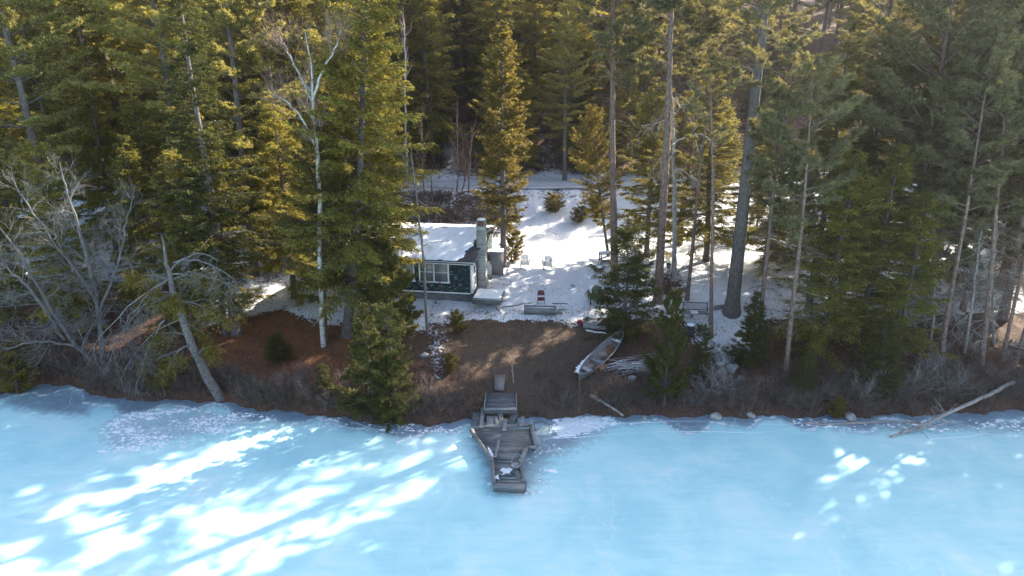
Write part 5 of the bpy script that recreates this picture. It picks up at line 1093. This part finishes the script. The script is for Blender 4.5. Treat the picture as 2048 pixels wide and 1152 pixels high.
beam('edge_beam', [(942, 860), (984, 922)], .14, .16, Z1 + .035); beam('edge_beam', [(984, 922), (988, 966)], .14, .16, Z1 + .03)
beam('edge_beam', [(1062, 851), (1072, 891)], .16, .14, Z1 + .03); beam('edge_beam', [(1073, 894), (1054, 896)], .1, .13, Z1 + .025)
beam('edge_beam', [(1052, 897), (1040, 925)], .17, .12, Z1 + .05); beam('edge_beam', [(1041, 929), (1050, 968)], .13, .12, Z1 + .028)
beam('end_board', [(988, 970), (1050, 974)], .30, .05, Z1 + .03); beam('end_board', [(988, 979), (1049, 982)], .05, .22, Z1 - .10, M['darkwood'])
beam('head_beam', [(944, 855), (1060, 850)], .12, .12, Z1 + .02)
for a, b in [(946, 862), (985, 920), (1068, 888), (1050, 968), (989, 968), (1042, 925), (1060, 853)]:
    p = DZ(a, b, Z1) - o; MB().tube([(p[0], p[1], -.35), (p[0] + .01, p[1], Z1 + .10)], .055, 8).build('leg', M['darkwood'], dk)
for pix, s_ in (([(975, 892), (982, 900), (990, 916), (984, 914), (977, 903)], 0), ([(1005, 935), (1012, 937), (1020, 935), (1027, 938), (1021, 943), (1024, 948), (1012, 946), (1003, 951), (1007, 944), (999, 941)], 1), ([(986, 950), (991, 952), (998, 948), (996, 954), (1000, 959), (992, 957), (987, 960), (989, 954)], 2)):
    ctr = np.mean([DZ(*p_, Z1) for p_ in pix], 0) - o; v = [DZ(*p_, Z1 + .012) - o for p_ in pix]; vv = v + [ctr + (0, 0, .05)]; n_ = len(v)
    MB().add(vv, [(i, (i + 1) % n_, n_) for i in range(n_)]).build('snow_patch', M['snow'], dk)
# upper platform, stepping up to the bank
up = empty('landing_platform', on_z(1001, 820, .75), 0, 'square plank platform on the bank at the head of the dock', 'platform'); o_up = np.array(up.location)
c4 = [np.array(on_z(a, b, z)) for a, b, z in [(968, 818, .72), (1033, 818, .72), (1032, 786, .98), (972, 786, .98)]]
mb = MB(); nk = 11
for k in range(nk):
    s0, s1 = k / nk, (k + .93) / nk; e = g.normal(0, .012, 2); a = c4[0] * (1 - s0) + c4[3] * s0; b = c4[1] * (1 - s0) + c4[2] * s0; c = c4[1] * (1 - s1) + c4[2] * s1; d = c4[0] * (1 - s1) + c4[3] * s1
    v = [a, b, c, d]; v = [np.array(p_) + (e[0], 0, g.normal(0, .003)) for p_ in v]; v += [p_ - (0, 0, .035) for p_ in v]; mb.add(np.array(v) - o_up, [(0, 1, 2, 3), (4, 7, 6, 5), (0, 4, 5, 1), (1, 5, 6, 2), (2, 6, 7, 3), (3, 7, 4, 0)])
mb.build('deck', M['darkwood'], up)
MB().bar(c4[0] - o_up + (0, -.03, .02), c4[1] - o_up + (0, -.03, .02), .16, .06).build('edge_board', M['wood'], up)
MB().bar(c4[0] - o_up + (0, -.07, -.14), c4[1] - o_up + (0, -.07, -.14), .05, .2).build('skirt', M['darkwood'], up)
for a, b in ((0, 3), (1, 2)): MB().bar(c4[a] - o_up, c4[b] - o_up, .05, .10).build('side_beam', M['wood'], up)
for p_ in c4[:2]: q = p_ - o_up; MB().box(q[0] - .05, q[0] + .05, q[1] - .02, q[1] + .08, -1.0, q[2] - .04).build('leg', M['darkwood'], up)
q = G(999, 784); q2 = G(999, 757); o_ = MB().add([(-.24, 0, .10), (.22, 0, .10), (.30, 1.1, .38), (-.30, 1.15, .38), (-.24, 0, .05), (.22, 0, .05), (.30, 1.1, .33), (-.30, 1.15, .33)], [(0, 1, 2, 3), (4, 7, 6, 5), (0, 4, 5, 1), (1, 5, 6, 2), (2, 6, 7, 3), (3, 7, 4, 0)]).build('walking_board', M['plywood'], label='pale worn board leading down the slope to the platform', cat='board'); o_.location = q
# loose boards between the platform and the dock
lb_ = [((955, 825), (951, 852), .42, .3, 'wide mossy board standing at the left end of the dock head', 'darkwood'), ((966, 815), (962, 856), .17, .42, 'long narrow board left of the loose boards at the dock head', 'wood'), ((981, 832), (982, 850), .38, .36, 'wide broken board in the middle left of the dock head', 'wood'),
       ((991, 832), (997, 856), .16, .38, 'narrow board leaning between the wide broken one and its neighbour', 'wood'), ((1000, 824), (1005, 851), .22, .42, 'pale board lying slantwise below the platform', 'wood'), ((1011, 838), (1008, 862), .20, .44, 'short pale board overlapping the dock deck', 'wood'),
       ((1031, 828), (1018, 848), .30, .36, 'dark broad board lying askew right of the pale one', 'darkwood'), ((1046, 833), (1041, 853), .16, .42, 'snow-tipped board end at the right of the dock head', 'wood'), ((998, 880), (990, 915), .12, .44, 'white-edged narrow board lying lengthwise on the dock deck', 'wood')]
for i, (a, b, w_, z_, lab_, m_) in enumerate(lb_):
    A = np.array(on_z(*a, z_ + .12 * (i < 8))); B = np.array(on_z(*b, z_)); c = (A + B) / 2; o_ = MB().bar(A - c, B - c, w_, .035).build('loose_board', M[m_], label=lab_, cat='board', group='loose boards on the dock', bevel=.006); o_.location = c
pole('board', (985, 931), (988, 933), .02, M['wood'], 'small chip of wood on the dock walkway', 'board', .38, .38, .0)
# toppled lawn chair on the walkway
c = on_z(1032, 932, Z1 + .05); lc_ = empty('lawn_chair', c, R(20), 'toppled metal lawn chair with a round seat on the dock walkway', 'chair')
th_ = np.linspace(0, 2 * np.pi, 25); MB().tube([(.24 * math.cos(t), .20 * math.sin(t), .24 + .16 * math.sin(t)) for t in th_], .018, 7, cap=False).build('seat_ring', M['metal'], lc_, smooth=True)
MB().lathe([(0, -.05), (.12, -.04), (.21, .01), (.22, .03), (.2, .02), (.1, -.02)], 18, (0, 0, 0)).build('seat', M['alu'], lc_, smooth=True); kids(lc_)[-1].location = (-.02, -.02, .2); kids(lc_)[-1].rotation_euler = (R(38), 0, 0)
for a, b, c_ in [((.2, .1, .3), (.42, .1, .12), (.40, -.25, .03)), ((-.2, .1, .32), (-.1, .32, .16), (.2, .36, .03)), ((.2, -.12, .16), (.34, -.2, .3), (.40, -.25, .03))]: MB().tube([a, b, c_], .013, 6).build('leg', M['metal'], lc_)
blob('boot', M['blackiron'], on_z(1026, 945, Z1 + .08), (.16, .12, .1), 301, 2, 'dark lump of frozen cloth beside the toppled lawn chair', 'cloth')
fr = empty('metal_frame', on_z(1085, 855, 0), 0, 'bent empty metal frame frozen in the ice right of the dock', 'frame'); o = np.array(fr.location)
mb = MB().tube([np.array(on_z(a, b, z)) - o for a, b, z in [(1071, 862, .02), (1068, 846, .30), (1082, 842, .42), (1099, 850, .32), (1098, 861, .02)]], .02, 6); mb.tube([np.array(on_z(a, b, z)) - o for a, b, z in [(1082, 862, .03), (1096, 853, .2)]], .012, 5); mb.build('tube', M['rust'], fr, smooth=True)

# ================================================================== ICE CRUMBS frozen in near the shore
g = np.random.default_rng(404); ic = MB(); P_l = []
for poly, cnt in (([(200, 860), (215, 905), (300, 900), (450, 868), (560, 838), (430, 818), (260, 825)], 1300), ([(1100, 850), (1120, 834), (1230, 838), (1180, 866), (1110, 878)], 220), ([(1070, 880), (1056, 930), (1060, 985), (1000, 990), (965, 965), (1090, 985), (1130, 900)], 90), ([(1560, 842), (2040, 838), (2040, 862), (1700, 860)], 260), ([(640, 835), (930, 852), (930, 866), (640, 850)], 220)):
    pts = ipoly(poly); ax_ = np.array(pts); x0, y0 = ax_.min(0); x1, y1 = ax_.max(0); x = g.uniform(x0, x1, cnt * 4); y = g.uniform(y0, y1, cnt * 4); k = (poly_dist(x, y, pts) > -.3 * g.random(cnt * 4)) & (np.sin(x * 1.3 + 2 * np.sin(y * 2)) + g.normal(0, .8, cnt * 4) > .2) & (y < shore(x) - .05)
    P_l.append(np.column_stack([x[k], y[k]])[:cnt])
Pc = np.concatenate(P_l); r_ = g.gamma(1.6, .022, len(Pc)) + .012; a0 = g.uniform(0, 6.28, len(Pc))
V = []
for j in range(5): V.append(np.column_stack([Pc[:, 0] + r_ * g.uniform(.7, 1.4, len(Pc)) * np.cos(a0 + j * 1.256), Pc[:, 1] + r_ * .8 * np.sin(a0 + j * 1.256), np.full(len(Pc), .002)]))
V.append(np.column_stack([Pc[:, 0], Pc[:, 1], .012 + r_ * .35])); V = np.stack(V, 1)
F = np.array([[j, (j + 1) % 5, 5] for j in range(5)]); ic.add(V.reshape(-1, 3), (F[None] + 6 * np.arange(len(Pc))[:, None, None]).reshape(-1, 3))
ic.build('ice_crumbs', M['snow'], kind='stuff', label='crumbs of refrozen slush scattered on the grey ice', cat='ice crumbs')
# ================================================================== HAZE: thin sunlit air
m, n, o_ = new_mat('haze_air'); pv = nd(n, 'ShaderNodeVolumePrincipled'); pv.inputs['Color'].default_value = (.93, .95, 1, 1); pv.inputs['Density'].default_value = .00022; pv.inputs['Anisotropy'].default_value = .6
n.links.new(pv.outputs[0], o_.inputs['Volume'])
MB().box(-640, 640, -420, 720, -60, 95).build('haze', m, kind='stuff', label='thin sunlit winter haze between the trees', cat='haze')
SC.cycles.volume_bounces = 0; SC.cycles.volume_step_rate = 5
